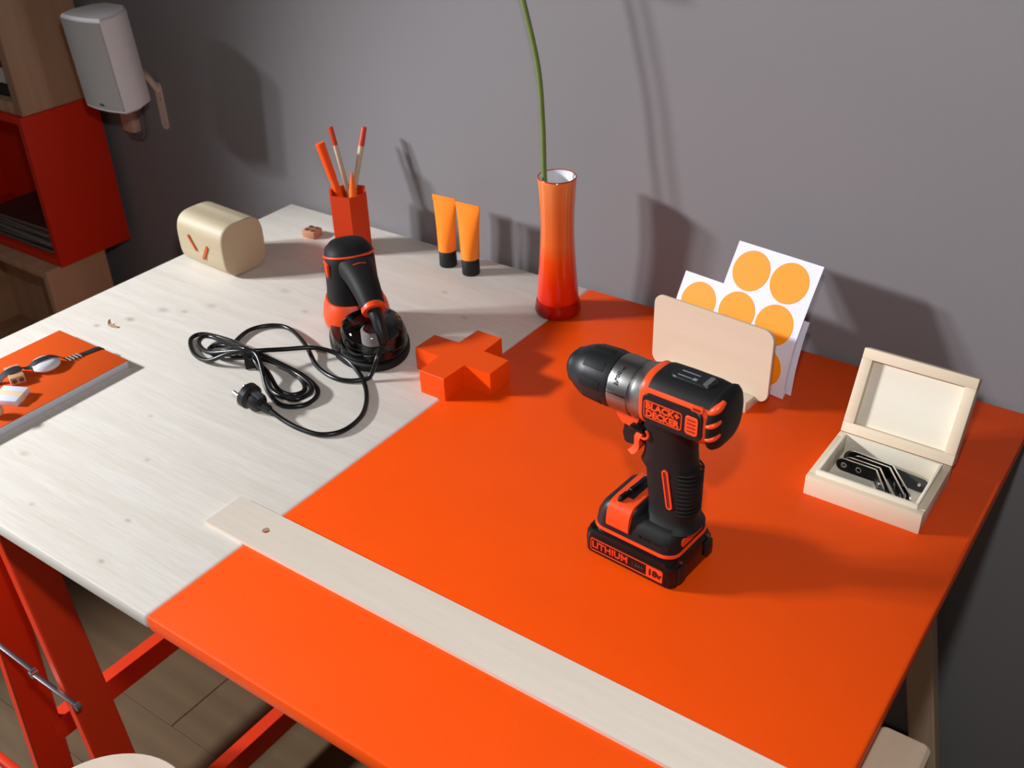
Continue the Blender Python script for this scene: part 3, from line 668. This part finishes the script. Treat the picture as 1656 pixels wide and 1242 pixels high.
bm = NB(); prism(bm, rrect(-.0450, .0145, .1745, .2035, .007), -.003, .0020, Matrix.Translation((0, 2 * YC - NS - .0008, 0)) @ Matrix.Scale(-1, 4, (0, 1, 0)) @ XZ, .0008); obj('side_panel', bm, BLACK, head, angle=25)
SY = NS - .0012
bm = NB(); rr_frame(bm, -.0425, -.0045, .1800, .1975, .0028, .0008, SY); obj('logo_frame', bm, TOOLO, sp1)
bm = NB(); prism(bm, rrect(-.0417, -.0053, .1808, .1967, .0022), 0, .0003, M_side(SY)); obj('logo_plate', bm, mat('logo_black', (40, 14, 10), .5), sp1)
text('lettering', 'BLACK+', .0086, TXT(-.0236, .1925, SY - .0006), TOOLO, sp1, bold=.00035, width=.0335)
text('lettering', 'DECKER', .0086, TXT(-.0236, .1848, SY - .0006), TOOLO, sp1, bold=.00035, width=.0335)
bm = NB(); prism(bm, rrect(-.0012, .0112, .1800, .1985, .0032), 0, .0012, M_side(SY), .0004); vt = obj('vent', bm, TOOLO, sp1)
for k in range(4):
    bm = NB(); box(bm, (.0050, SY - .0014, .1840 + k * .0037), (.0080, .0008, .0012), .0004); obj('vent_slot', bm, TOOLD, vt)
def arc_cover(bm, xs, a0, a1, off, thk=.0028, K=22, zc=ZC):
    rings = []
    for x, hw, hz, n in xs:
        o_, i_ = [], []
        for k in range(K + 1):
            a = a0 + (a1 - a0) * k / K; c, s_ = math.cos(a), math.sin(a)
            f = lambda h, v: (x, YC + h * math.copysign(abs(c) ** (2 / n), c), zc + v * math.copysign(abs(s_) ** (2 / n), s_))
            o_.append(f(hw + off, hz + off)); i_.append(f(hw + off - thk, hz + off - thk))
        rings.append(o_ + list(reversed(i_)))
    loft(bm, rings)
bm = NB(); arc_cover(bm, [(-.0420, .0250, .0248, 2.8), (-.039, .0256, .0256, 2.8), (-.020, .0258, .0258, 2.9), (.006, .0257, .0257, 2.9), (.015, .0248, .0250, 2.8), (.020, .0232, .0232, 2.7)], math.radians(35), math.radians(145), .0014); tcov = obj('top_cover', bm, RUBBER, head, angle=50)
bm = NB(); prism(bm, rrect(-.031, .010, YC - .0095, YC + .0095, .008), .2158, .2186, None, .0012); pad = obj('top_pad', bm, BLACK, tcov)
bm = NB()
for y, x0, x1 in ((.003, -.024, -.006), (-.0045, -.024, -.010)): box(bm, ((x0 + x1) / 2, YC + y, .2187), (x1 - x0, .0010, .0004), .0002)
box(bm, (-.0075, YC - .0040, .2187), (.004, .0036, .0004), .0002)
bmesh.ops.recalc_face_normals(bm, faces=bm.faces); o = obj('white_marking', bm, mat('pale_print', (130, 138, 142), .5), pad); o['kind'] = 'stuff'
bm = NB(); prism(bm, rrect(.0015, .0062, YC - .0075, YC + .0075, .0018), .2185, .2192, None, .0002); obj('grey_badge', bm, mat('grey_badge', (92, 96, 98), .5), pad)
bm = NB(); loft(bm, [head_ring(.0180, .0270, .0270, 2.8), head_ring(.0205, .0275, .0273, 2.8), head_ring(.0235, .0258, .0256, 2.7), head_ring(.0258, .0225, .0222, 2.6), head_ring(.0270, .017, .0165, 2.5)]); cap = obj('rear_cap', bm, RUBBER, head, angle=50)
def cap_pt(u, z):
    x = .0192 + .0080 * math.sin(u * PI / 2); k = [1.0, .99, .95, .88, .76, .60][min(5, int(u * 5))]
    zz = abs(z - ZC) / .0273; hw = .0275 * (1 - min(zz, .97) ** 2.8) ** (1 / 2.8) * (1 - .42 * u ** 2.2)
    return x, hw
for k, z in enumerate((.2080, .1935, .1800)):
    for s_ in (-1,):
        bm = NB(); pts = []
        for i in range(9):
            u = i / 8; x, hw = cap_pt(u * (.97 if k == 0 else .9), z); pts.append((x - .0008, YC + s_ * (hw - (.0009 if s_ < 0 else .0030)), z + (.0065 if k == 0 else .004) * u - (.003 if k == 0 else 0) * (1 - u)))
        big = 1.55 if k == 0 else 1.1
        tube(bm, pts, [(.0010 + .0014 * math.sin(PI * (i + .7) / 9.4)) * big for i in range(9)], 10); obj('cooling_slot', bm, TOOLO, cap, angle=60)
bm = NB(); prism(bm, rrect(.0020, .0140, .2030, .2085, .0022), 0, .0040, M_side(NS + .0035), .0005); lk = obj('panel_catch', bm, TOOLO, head)
bm = NB(); prism(bm, rrect(.0045, .0120, .2048, .2070, .0010), 0, .0006, M_side(NS - .0003)); obj('catch_slot', bm, TOOLD, lk)
# gearbox collar, chuck
AY = -.003
XM = Matrix.Translation((0, AY, .1850)) @ Matrix.Rotation(PI / 2, 4, 'Y')
bm = NB(); lathe(bm, [(.0235, -.0862), (.0262, -.0850), (.0268, -.0825), (.0268, -.0640), (.0258, -.0632), (.0258, -.0622), (.0266, -.0612), (.0266, -.0590)], 56, XM, True, True); gb = obj('gearbox_collar', bm, STEEL, dr, angle=30)
bm = NB(); loft(bm, [head_ring(-.0600, .0266, .0266, 2.0, .185, 48, AY), head_ring(-.0560, .0262, .0262, 2.2, .1862, 48, -.0035), head_ring(-.0520, .0256, .0256, 2.5, .1882, 48, -.0048), head_ring(-.0485, .0252, .0252, 2.75)]); obj('gearbox_flare', bm, STEEL, gb, angle=60)
bm = NB(); bar(bm, (-.0845, AY - .0268 * math.cos(.12), .1850 + .0268 * math.sin(.12)), (-.0640, AY - .0268 * math.cos(.12), .1850 + .0268 * math.sin(.12)), .0010, .0008, (0, 1, 0), .0001); obj('seam', bm, DSTEEL, gb)
a_ = math.radians(44)
Mt = Matrix.Translation((-.0765, AY - .0270 * math.cos(a_), .1850 + .0270 * math.sin(a_))) @ Matrix.Rotation(PI / 2 - a_, 4, 'X') @ Matrix.Rotation(PI / 2, 4, 'Z')
text('lettering', 'AUTOSENSE', .0042, Mt, mat('print_black', (40, 40, 42), .5), gb, bold=.00008, width=.0185)
bm = NB(); lathe(bm, [(.0085, -.1400), (.0115, -.1393), (.0148, -.1362), (.0154, -.1345), (.0172, -.1338), (.0184, -.1305), (.0212, -.1260), (.0238, -.1205), (.0252, -.1160), (.0260, -.1110), (.0268, -.0900), (.0262, -.0860), (.0225, -.0855)], 56, XM, True, True); ch = obj('chuck', bm, BLACK, dr, angle=28)
for k in range(9):
    a = 2 * PI * (k + .3) / 9; y, z = math.cos(a), math.sin(a)
    bm = NB(); bar(bm, (-.1150, AY + y * .0249, .1850 + z * .0249), (-.0925, AY + y * .0263, .1850 + z * .0263), .0085, .0016, (0, y, z), .0006); obj('chuck_flute', bm, RUBBER, ch)
bm = NB(); lathe(bm, [(.0035, -.1402), (.0080, -.1412), (.0088, -.1398), (.0088, -.1380)], 24, XM, True, False); obj('chuck_nose', bm, STEEL, ch)
# trigger group
bm = NB(); prof = [(-.0850, .1620), (-.0850, .1555), (-.0760, .1500), (-.0680, .1465), (-.0600, .1480), (-.0540, .1640)]
loft(bm, [[(x, -.0145, z) for x, z in prof], [(x, .0125, z) for x, z in prof]]); bmesh.ops.bevel(bm, geom=list(bm.edges), offset=.0025, segments=2, affect='EDGES'); obj('nose_cover', bm, TOOLO, dr, angle=50)
bm = NB(); prof = [(-.0780, .1500), (-.0795, .1440), (-.0770, .1350), (-.0790, .1255), (-.0745, .1225), (-.0670, .1255), (-.0580, .1280), (-.0580, .1500)]
loft(bm, [[(x, -.0085, z) for x, z in prof], [(x, .0085, z) for x, z in prof]]); bmesh.ops.bevel(bm, geom=list(bm.edges), offset=.002, segments=2, affect='EDGES'); obj('trigger', bm, BLACK, dr, angle=50)
bm = NB(); P = smooth_path([(-.0580, 0, .1460), (-.0610, 0, .1390), (-.0610, 0, .1310), (-.0640, 0, .1245), (-.0680, 0, .1205)], 5)
rings = [[p + Vector((-.0025, -.0130, 0)), p + Vector((.0050, -.0165, 0)), p + Vector((.0050, .0165, 0)), p + Vector((-.0025, .0130, 0))] for p in P]
loft(bm, rings); obj('finger_guard', bm, TOOLO, dr, angle=40)
bm = NB(); box(bm, (-.0580, 0, .1520), (.0150, .0400, .0058), .002, 2, None); obj('direction_switch', bm, GLOSS, dr)
bm = NB(); tube(bm, [(-.0500 + .0052 * math.cos(a), -.0195, .1505 + .0052 * math.sin(a)) for a in [math.radians(-120 + 30 * i) for i in range(7)]], .0012, 8); obj('switch_surround', bm, TOOLO, dr)

# ---------------------------------------------------------------- detail sander
fw = Vector((-.82, .572, 0)).normalized(); ang = math.atan2(fw.y, fw.x)
sd = thing('detail_sander', 'black and orange corded detail sander with clear dust box on the bare wood', 'sander', (.44, -.29, T), ang)   # local +x forward, +y to its left = towards the viewer
def teardrop(k, z, x0=-.074, x1=.100, hw=.0505):
    out = []
    for i in range(48):
        a = 2 * PI * i / 48; c, s = math.cos(a), math.sin(a)
        x = c * (x1 if c > 0 else -x0); wd_ = hw * (1 - .10 * max(c, 0) ** 2)
        out.append((x * k + .0, wd_ * s * k, z))
    return out
bm = NB(); loft(bm, [teardrop(.97, 0), teardrop(1.0, .002), teardrop(1.0, .009), teardrop(.96, .011)]); obj('sanding_pad', bm, RUBBER, sd)
bm = NB(); loft(bm, [teardrop(.95, .011), teardrop(.97, .015), teardrop(.93, .024)]); obj('platen', bm, GLOSS, sd)
def ell(x, hx_, hy, z, n=2.5, tilt=0.0, k=40): return [(a, b, z + tilt * (a - x)) for a, b in superell(x, 0, hx_, hy, n, k)]
def ellc(x, hx_, hy, z, n=2.5, y=.004): return [(a, b + y, z) for a, b in superell(x, 0, hx_, hy, n, 40)]
bm = NB(); loft(bm, [ellc(.052, .040, .0435, .016), ellc(.052, .040, .0440, .026), ellc(.053, .038, .0420, .038), ellc(.055, .035, .0375, .048)]); obj('nose_housing', bm, TOOLO, sd, angle=50)
bm = NB(); loft(bm, [ellc(.056, .033, .0355, .046), ellc(.057, .032, .0340, .062), ellc(.058, .031, .0330, .085), ellc(.059, .031, .0325, .102), ellc(.0595, .029, .0305, .1140), ellc(.060, .022, .0235, .1220), ellc(.060, .010, .011, .1255)]); hd = obj('body', bm, RUBBER, sd, angle=60)
bm = NB(); gpts = smooth_path([(.060, .003, .095), (.034, .001, .0975), (.008, 0, .0945), (-.018, -.001, .0865), (-.040, -.002, .0735)], 5); rings = []
for i, p in enumerate(gpts):
    u = i / (len(gpts) - 1); rw = .0305 - .0155 * u ** .6; rh = .0195 - .0055 * u
    tg = (gpts[min(i + 1, len(gpts) - 1)] - gpts[max(i - 1, 0)]).normalized(); up = Vector((0, 1, 0)).cross(tg).normalized()
    rings.append([p + Vector((0, 1, 0)) * y + up * z for y, z in superell(0, 0, rw, rh, 2.4, 32)])
loft(bm, rings); gr = obj('grip', bm, RUBBER, sd, angle=60)
bm = NB(); dirv = (gpts[-1] - gpts[-4]).normalized(); Mc = Matrix.Translation(gpts[-1]) @ frame_from(dirv)
lathe(bm, [(.0120, -.003), (.0152, -.003), (.0158, .0), (.0150, .004), (.0105, .004)], 32, Mc, True, True); obj('collar_ring', bm, TOOLO, gr)
bm = NB(); srp = smooth_path([tuple(gpts[-1] + dirv * .002), (-.054, -.003, .0635), (-.064, -.004, .050), (-.0690, -.004, .038)], 5)
tube(bm, srp, [.0098 - .0050 * (i / (len(srp) - 1)) for i in range(len(srp))], 14); obj('strain_relief', bm, BLACK, gr, angle=60)
bm = NB()
pts = [(.0592 - .0312 * math.cos(a), .004 + .0325 * math.sin(a), .1085 + .0065 * math.cos(a)) for a in [math.radians(-95 + 190 * i / 16) for i in range(17)]]
tube(bm, pts, .0017, 8); obj('trim_line', bm, TOOLO, hd, angle=60)
bm = NB(); box(bm, (.052, .0360, .094), (.020, .004, .019), .0015); vt = obj('side_vent', bm, TOOLO, hd)
for k in range(3):
    bm = NB(); box(bm, (.052, .0381, .0888 + k * .0050), (.016, .0006, .0014), .0003); obj('vent_slot', bm, TOOLD, vt)
bm = NB(); tube(bm, [(.012, -.0085 + .0017 * i, .1135 - .0003 * abs(i - 5)) for i in range(11)], .0008, 6); obj('switch_line', bm, TOOLO, gr)
# clear dust box with its filter
CLR = bpy.data.materials.new('clear_smoky_plastic'); CLR.use_nodes = True; nt = CLR.node_tree; nt.nodes.clear()
out = nt.nodes.new('ShaderNodeOutputMaterial'); tr_ = nt.nodes.new('ShaderNodeBsdfTransparent'); tr_.inputs[0].default_value = (.62, .60, .60, 1); gl = nt.nodes.new('ShaderNodeBsdfGlossy'); gl.inputs['Roughness'].default_value = .06
fr = nt.nodes.new('ShaderNodeFresnel'); fr.inputs[0].default_value = 1.5; mx = nt.nodes.new('ShaderNodeMixShader')
nt.links.new(fr.outputs[0], mx.inputs[0]); nt.links.new(tr_.outputs[0], mx.inputs[1]); nt.links.new(gl.outputs[0], mx.inputs[2]); nt.links.new(mx.outputs[0], out.inputs[0])
def dbox(k, z): return [(a, b, z) for a, b in superell(-.030, 0, .042 * k, .041 * k, 2.4, 44)]
bm = NB(); loft(bm, [dbox(.96, .0235), dbox(1.0, .027), dbox(.98, .042), dbox(.90, .050), dbox(.72, .0545)]); db = obj('dust_box', bm, CLR, sd, angle=60, label='clear smoky plastic dust box')
bm = NB(); lathe(bm, [(.0165, .0245), (.0165, .041), (.0145, .042), (.0100, .0422), (.0095, .036)], 32, Matrix.Translation((-.034, 0, 0)), True, True); flt = obj('filter', bm, mat('filter_white', (214, 214, 208), .7), db, label='white filter cylinder')
bm = NB(); tube(bm, [(-.034 + .0118 * math.cos(2 * PI * i / 28), .0118 * math.sin(2 * PI * i / 28), .0428) for i in range(28)], .0014, 8, True); obj('filter_ring', bm, mat('filter_red', (150, 44, 24), .5), flt)
bm = NB(); tube(bm, [Vector(p) + Vector((0, 0, .0)) for p in [(-.030 + .0425 * math.cos(2 * PI * i / 44), .0415 * math.sin(2 * PI * i / 44), .0262) for i in range(44)]], .0013, 6, True); obj('dust_box_rim', bm, CLR, db)
# cord: one length, laid on the table from the strain relief to the plug
inv = sd.matrix_basis.inverted()
def wl(x, y, z): return inv @ Vector((x, y, T + z))
r_ = .0038
se = sd.matrix_basis @ Vector(srp[-1])
cord = [(se.x, se.y, se.z - T), (.505, -.3450, .030), (.502, -.3560, .010), (.4955, -.3640, r_), (.4800, -.3770, r_), (.4571, -.3809, r_), (.4214, -.3712, r_), (.3806, -.3482, .0095), (.3267, -.3225, r_), (.2970, -.3268, r_), (.2797, -.3523, r_), (.2880, -.3880, r_),
        (.3100, -.4080, .006), (.3550, -.4150, .012),
        (.3900, -.4250, .012), (.4221, -.4383, r_), (.4453, -.4380, r_), (.4500, -.4213, r_), (.4255, -.4060, .006), (.3896, -.4060, .013), (.3550, -.4180, .017),
        (.3079, -.4289, .008), (.2743, -.4198, r_), (.2733, -.4060, r_), (.3000, -.4010, .008), (.3500, -.4120, .020),
        (.3700, -.4250, .022), (.3950, -.4330, .012), (.4280, -.4510, .0095), (.4600, -.4500, .0095), (.4680, -.4330, .0095), (.4560, -.4150, .0095), (.4200, -.4050, .0095), (.3850, -.4080, .018), (.3450, -.4165, .026), (.2950, -.4065, .014), (.2600, -.4000, .0095), (.2480, -.4070, .0095), (.2600, -.4230, .0095), (.2950, -.4340, .014), (.3400, -.4250, .026),
        (.3668, -.4180, .026), (.4136, -.4480, .004), (.4497, -.4609, r_), (.4711, -.4503, r_), (.4754, -.4310, r_), (.4632, -.4119, r_), (.4323, -.4000, r_), (.4010, -.4000, .009), (.3667, -.4110, .021),
        (.3300, -.4060, .018), (.2945, -.3940, .010), (.2475, -.3910, r_), (.2295, -.4000, r_), (.2337, -.4168, r_), (.2656, -.4369, r_), (.2999, -.4430, .008), (.3298, -.4310, .022),
        (.3575, -.4140, .026), (.3790, -.3830, .020), (.4063, -.3530, .0155), (.4430, -.3440, .0095), (.4840, -.3580, r_), (.5218, -.3878, r_), (.5471, -.4238, r_), (.5511, -.4586, r_), (.5351, -.4796, r_), (.5057, -.4849, r_), (.4780, -.4845, .006), (.4560, -.4830, .011)]
bm = NB(); tube(bm, [wl(p.x, p.y, max(p.z, .0036)) for p in smooth_path(cord, 7)], .0030, 10); obj('cord', bm, mat('cord_black', (18, 18, 19), .3, spec=.5), sd, angle=70)
bm = NB(); box(bm, tuple(wl(.3545, -.4165, .013)), (.003, .020, .024), .001); obj('cord_tie', bm, RUBBER, sd)
# earthed plug
pd = Vector((-.985, .05, .17)).normalized(); p0 = Vector(wl(.4560, -.4830, .011)); pdl = (inv.to_3x3() @ pd)
MP = Matrix.Translation(p0) @ frame_from(pdl) @ Matrix.Scale(.88, 4)
bm = NB(); lathe(bm, [(.0038, -.001), (.0055, .003), (.0060, .015), (.0070, .017), (.0105, .018), (.0125, .022), (.0130, .034), (.0175, .037), (.0180, .046), (.0150, .047)], 28, MP, True, True)
pb = obj('plug', bm, BLACK, sd, angle=30)
bm = NB(); box(bm, (0, .0115, .026), (.010, .004, .018), .0012, 2, MP); obj('plug_grip', bm, mat('plug_grey', (70, 70, 78), .35), pb)
for s in (-1, 1):
    bm = NB(); lathe(bm, [(.0024, .046), (.0024, .062), (.0014, .0645)], 14, MP @ Matrix.Translation((s * .0095, 0, 0)), True, True); obj('prong', bm, CHROME, pb)

# ---------------------------------------------------------------- shelf of crates against the wall
XS = -.47
def crate(name, label, x1, y0, y1, z0, z1, wdt, th, m_side, m_long, back=True):
    c = thing(name, label, 'crate', (x1 - wdt / 2, (y0 + y1) / 2, z0))
    d, h = y1 - y0, z1 - z0
    for s in (-1, 1):
        bm = NB(); box(bm, (0, 0, 0), (th, d, h), .0012); obj('side_panel', bm, m_side, c, loc=(s * (wdt / 2 - th / 2), 0, h / 2))
    for nm, z in (('bottom_panel', th / 2), ('top_panel', h - th / 2)):
        bm = NB(); box(bm, (0, 0, z), (wdt - 2 * th, d, th), .0012); obj(nm, bm, m_long, c)
    if back: bm = NB(); box(bm, (0, d / 2 - .004, h / 2), (wdt - 2 * th, .006, h - 2 * th)); obj('back_panel', bm, m_long, c)
    return c
ZB = T - .1715
SHRED = mat('shelf_red', (206, 40, 10), .55, spec=.3, bump=.05, bscale=160)
lowh = ZB / 2 - .001
LOWX = XS - .012
crate('wooden_crate', 'bare pine crate under the red crate, a round knot in its side', LOWX, -.205, -.073, ZB - .281, ZB - .001, .42, .016, PINE, PINEX)
crate('wooden_crate', 'lowest bare pine crate of the stack, standing on the floor', LOWX, -.205, -.073, 0.001, ZB - .2825, .42, .016, PINEX, PINEX)
crate('wooden_crate', 'red painted crate in the middle of the stack holding magazines', XS, -.1765, -.018, ZB, T + .1195, .42, .014, SHRED, SHRED)
PINE2 = wood('crate_pine_grey', (182, 150, 122), (146, 108, 78), 'Z', .035, .8, rings=.3, seed=19)
crate('wooden_crate', 'bare pine crate on top of the red crate, beside the white loudspeaker', XS, -.170, -.018, T + .1205, T + .47, .42, .022, PINE2, PINE2)
mags = [((62, 66, 60), .0), ((54, 30, 28), .02), ((90, 92, 96), -.03), ((30, 34, 36), .01), ((112, 74, 70), -.04), ((58, 44, 44), .03)]
z = ZB + .014; nm_ = ['lowest of six magazines stacked in the red crate', 'second magazine from the bottom in the red crate', 'third magazine from the bottom in the red crate', 'fourth magazine from the bottom in the red crate', 'fifth magazine from the bottom, second from top, in the red crate', 'topmost magazine of the stack in the red crate']
for i, (c, a) in enumerate(mags):
    mg = thing('magazine', nm_[i], 'magazine', (-.615 + .004 * (i % 3), -.104 + .002 * (i % 2), z), a, group='magazines in the red crate')
    hgt = .0075 if i != 2 else .011
    bm = NB(); box(bm, (0, 0, hgt / 2), (.205, .118, hgt - .0014), .0004); obj('pages', bm, mat('mag_pages', (120, 112, 106), .8), mg)
    bm = NB(); box(bm, (0, 0, hgt - .0006), (.208, .121, .0009)); box(bm, (0, 0, .0006), (.208, .121, .0009)); box(bm, (-.1035, 0, hgt / 2), (.001, .121, hgt)); obj('cover', bm, mat('mag_cover_%s' % 'abcdef'[i], c, .4, noise=.25, nscale=18), mg)
    z += hgt + .0004
zb = T + .1205 + .022
for i, (c, hh, lb) in enumerate([((34, 30, 32), .022, 'dark book lying at the bottom of the upper pine crate'), ((200, 196, 190), .030, 'white book on the dark book in the upper pine crate'), ((120, 40, 28), .020, 'red brown book topmost in the upper pine crate')]):
    bk = thing('book', lb, 'book', (-.60, -.095, zb), .02 * i, group='books in the upper pine crate')
    bm = NB(); box(bm, (0, 0, hh / 2), (.172, .108, hh - .004), .0004); obj('pages', bm, mat('book_pages', (200, 190, 176), .8), bk)
    bm = NB(); box(bm, (0, 0, hh - .001), (.176, .112, .002)); box(bm, (0, 0, .001), (.176, .112, .002)); box(bm, (0, -.055, hh / 2), (.176, .002, hh)); obj('cover', bm, mat('book_cover_%s' % 'abc'[i], c, .6), bk)
    zb += hh + .0005

# ---------------------------------------------------------------- loudspeaker on its wall bracket
ls = thing('loudspeaker', 'small white wall loudspeaker with grey grille beside the stacked crates', 'loudspeaker', (-.243, -.150, T + .163), 0, rot=(math.radians(4.0), 0, .06))
def sprof(k=0.0):   # plan outline: bowed front, sides tapering to the back
    f = [(-.047 + k + (.094 - 2 * k) * i / 10, -.0055 * (1 - ((i - 5) / 5) ** 2) + k) for i in range(11)]
    b_ = [(.051 - k, .026), (.040 - k, .060 - k), (.020, .074 - k), (-.020, .074 - k), (-.040 + k, .060 - k), (-.051 + k, .026)]
    return f + b_
bm = NB(); loft(bm, [[(x, y, z) for x, y in sprof(k)] for z, k in ((0, .003), (.003, 0), (.150, 0), (.1535, .003))]); obj('cabinet', bm, mat('cabinet_white', (214, 208, 208), .5), ls, angle=40)
bm = NB(); f = sprof(0)[:11]
loft(bm, [[(x * .97, y - .0016, .006) for x, y in f] + [(x * .97, y + .001, .006) for x, y in reversed(f)], [(x * .97, y - .0016, .1475) for x, y in f] + [(x * .97, y + .001, .1475) for x, y in reversed(f)]])
obj('grille', bm, mat('grille_grey', (150, 146, 142), .7, bump=.6, bscale=1500), ls, angle=40, label='grey perforated grille')
bm = NB(); box(bm, (.002, -.0082, .014), (.008, .0012, .004), .0004); obj('badge', bm, STEEL, ls)
bk = thing('wall_bracket', 'pale metal bracket with screw holes holding the loudspeaker on the wall', 'bracket', (-.313, .0075, T + .078))
BRW = mat('bracket_white', (206, 186, 172), .5)
bm = NB(); n = 14
holed_plate(bm, rrect(-.009, .009, -.004, .082, .0085, 6), [[(.0035 * math.cos(2 * PI * k / n), hz_ + .0035 * math.sin(2 * PI * k / n)) for k in range(n)] for hz_ in (.006, .052)], 0, .0022)
bmesh.ops.transform(bm, matrix=XZ, verts=bm.verts); obj('wall_plate', bm, BRW, bk)
bm = NB(); tube(bm, smooth_path([(0, -.002, .068), (.012, -.03, .105), (.045, -.066, .125), (.060, -.080, .128)], 4), .006, 10); obj('bracket_arm', bm, BRW, bk)
jb = thing('junction_box', 'small pale box with a grey cable on the wall under the loudspeaker', 'box', (-.403, .008, T + .058))
bm = NB(); box(bm, (0, -.010, .025), (.034, .020, .050), .002); obj('box_case', bm, mat('box_beige', (196, 160, 146), .6), jb)
bm = NB(); tube(bm, smooth_path([(-.012, -.012, .004), (.000, -.013, -.010), (.030, -.011, -.006), (.034, -.009, .030), (.030, -.006, .060), (.045, -.006, .11)], 6), .0042, 8); obj('grey_cable', bm, mat('cable_grey', (96, 92, 94), .5), jb)

# ---------------------------------------------------------------- stool seat and the red sliver at the lower left
st = thing('round_stool', 'round pale wooden stool tucked in front of the trestle, bottom edge', 'stool', (.5237, -.8575, 0))
SW = wood('stool_birch', (214, 196, 178), (198, 178, 156), 'X', .03, .5, rings=.2, seed=40)
bm = NB(); lathe(bm, [(.097, T - .310), (.1015, T - .307), (.1015, T - .293), (.099, T - .290)], 56, None, True, True); obj('seat', bm, SW, st)
for k in range(4):
    a = PI / 4 + k * PI / 2; bm = NB(); cyl(bm, (.068 * math.cos(a), .068 * math.sin(a), T - .308), (.10 * math.cos(a), .10 * math.sin(a), 0), .014, .011, 16); obj('leg', bm, SW, st)
cr_ = thing('stool', 'grey stool seat edged with a red bar, just a corner at the lower left', 'stool', (.215, -.945, 0))
bm = NB(); box(bm, (0, 0, .405), (.268, .176, .018), .004); obj('seat', bm, mat('grey_seat', (150, 148, 150), .6), cr_)
for y in (-.093, .093):
    bm = NB(); box(bm, (0, y, .410), (.29, .0095, .020), .002); obj('edge_bar', bm, RED2, cr_, label='red bar along the seat edge')
for sx in (-1, 1):
    for sy in (-1, 1):
        bm = NB(); cyl(bm, (sx * .115, sy * .07, .397), (sx * .118, sy * .072, 0), .009, None, 12); obj('leg', bm, mat('leg_grey', (140, 140, 144), .4, metal=.8), cr_)
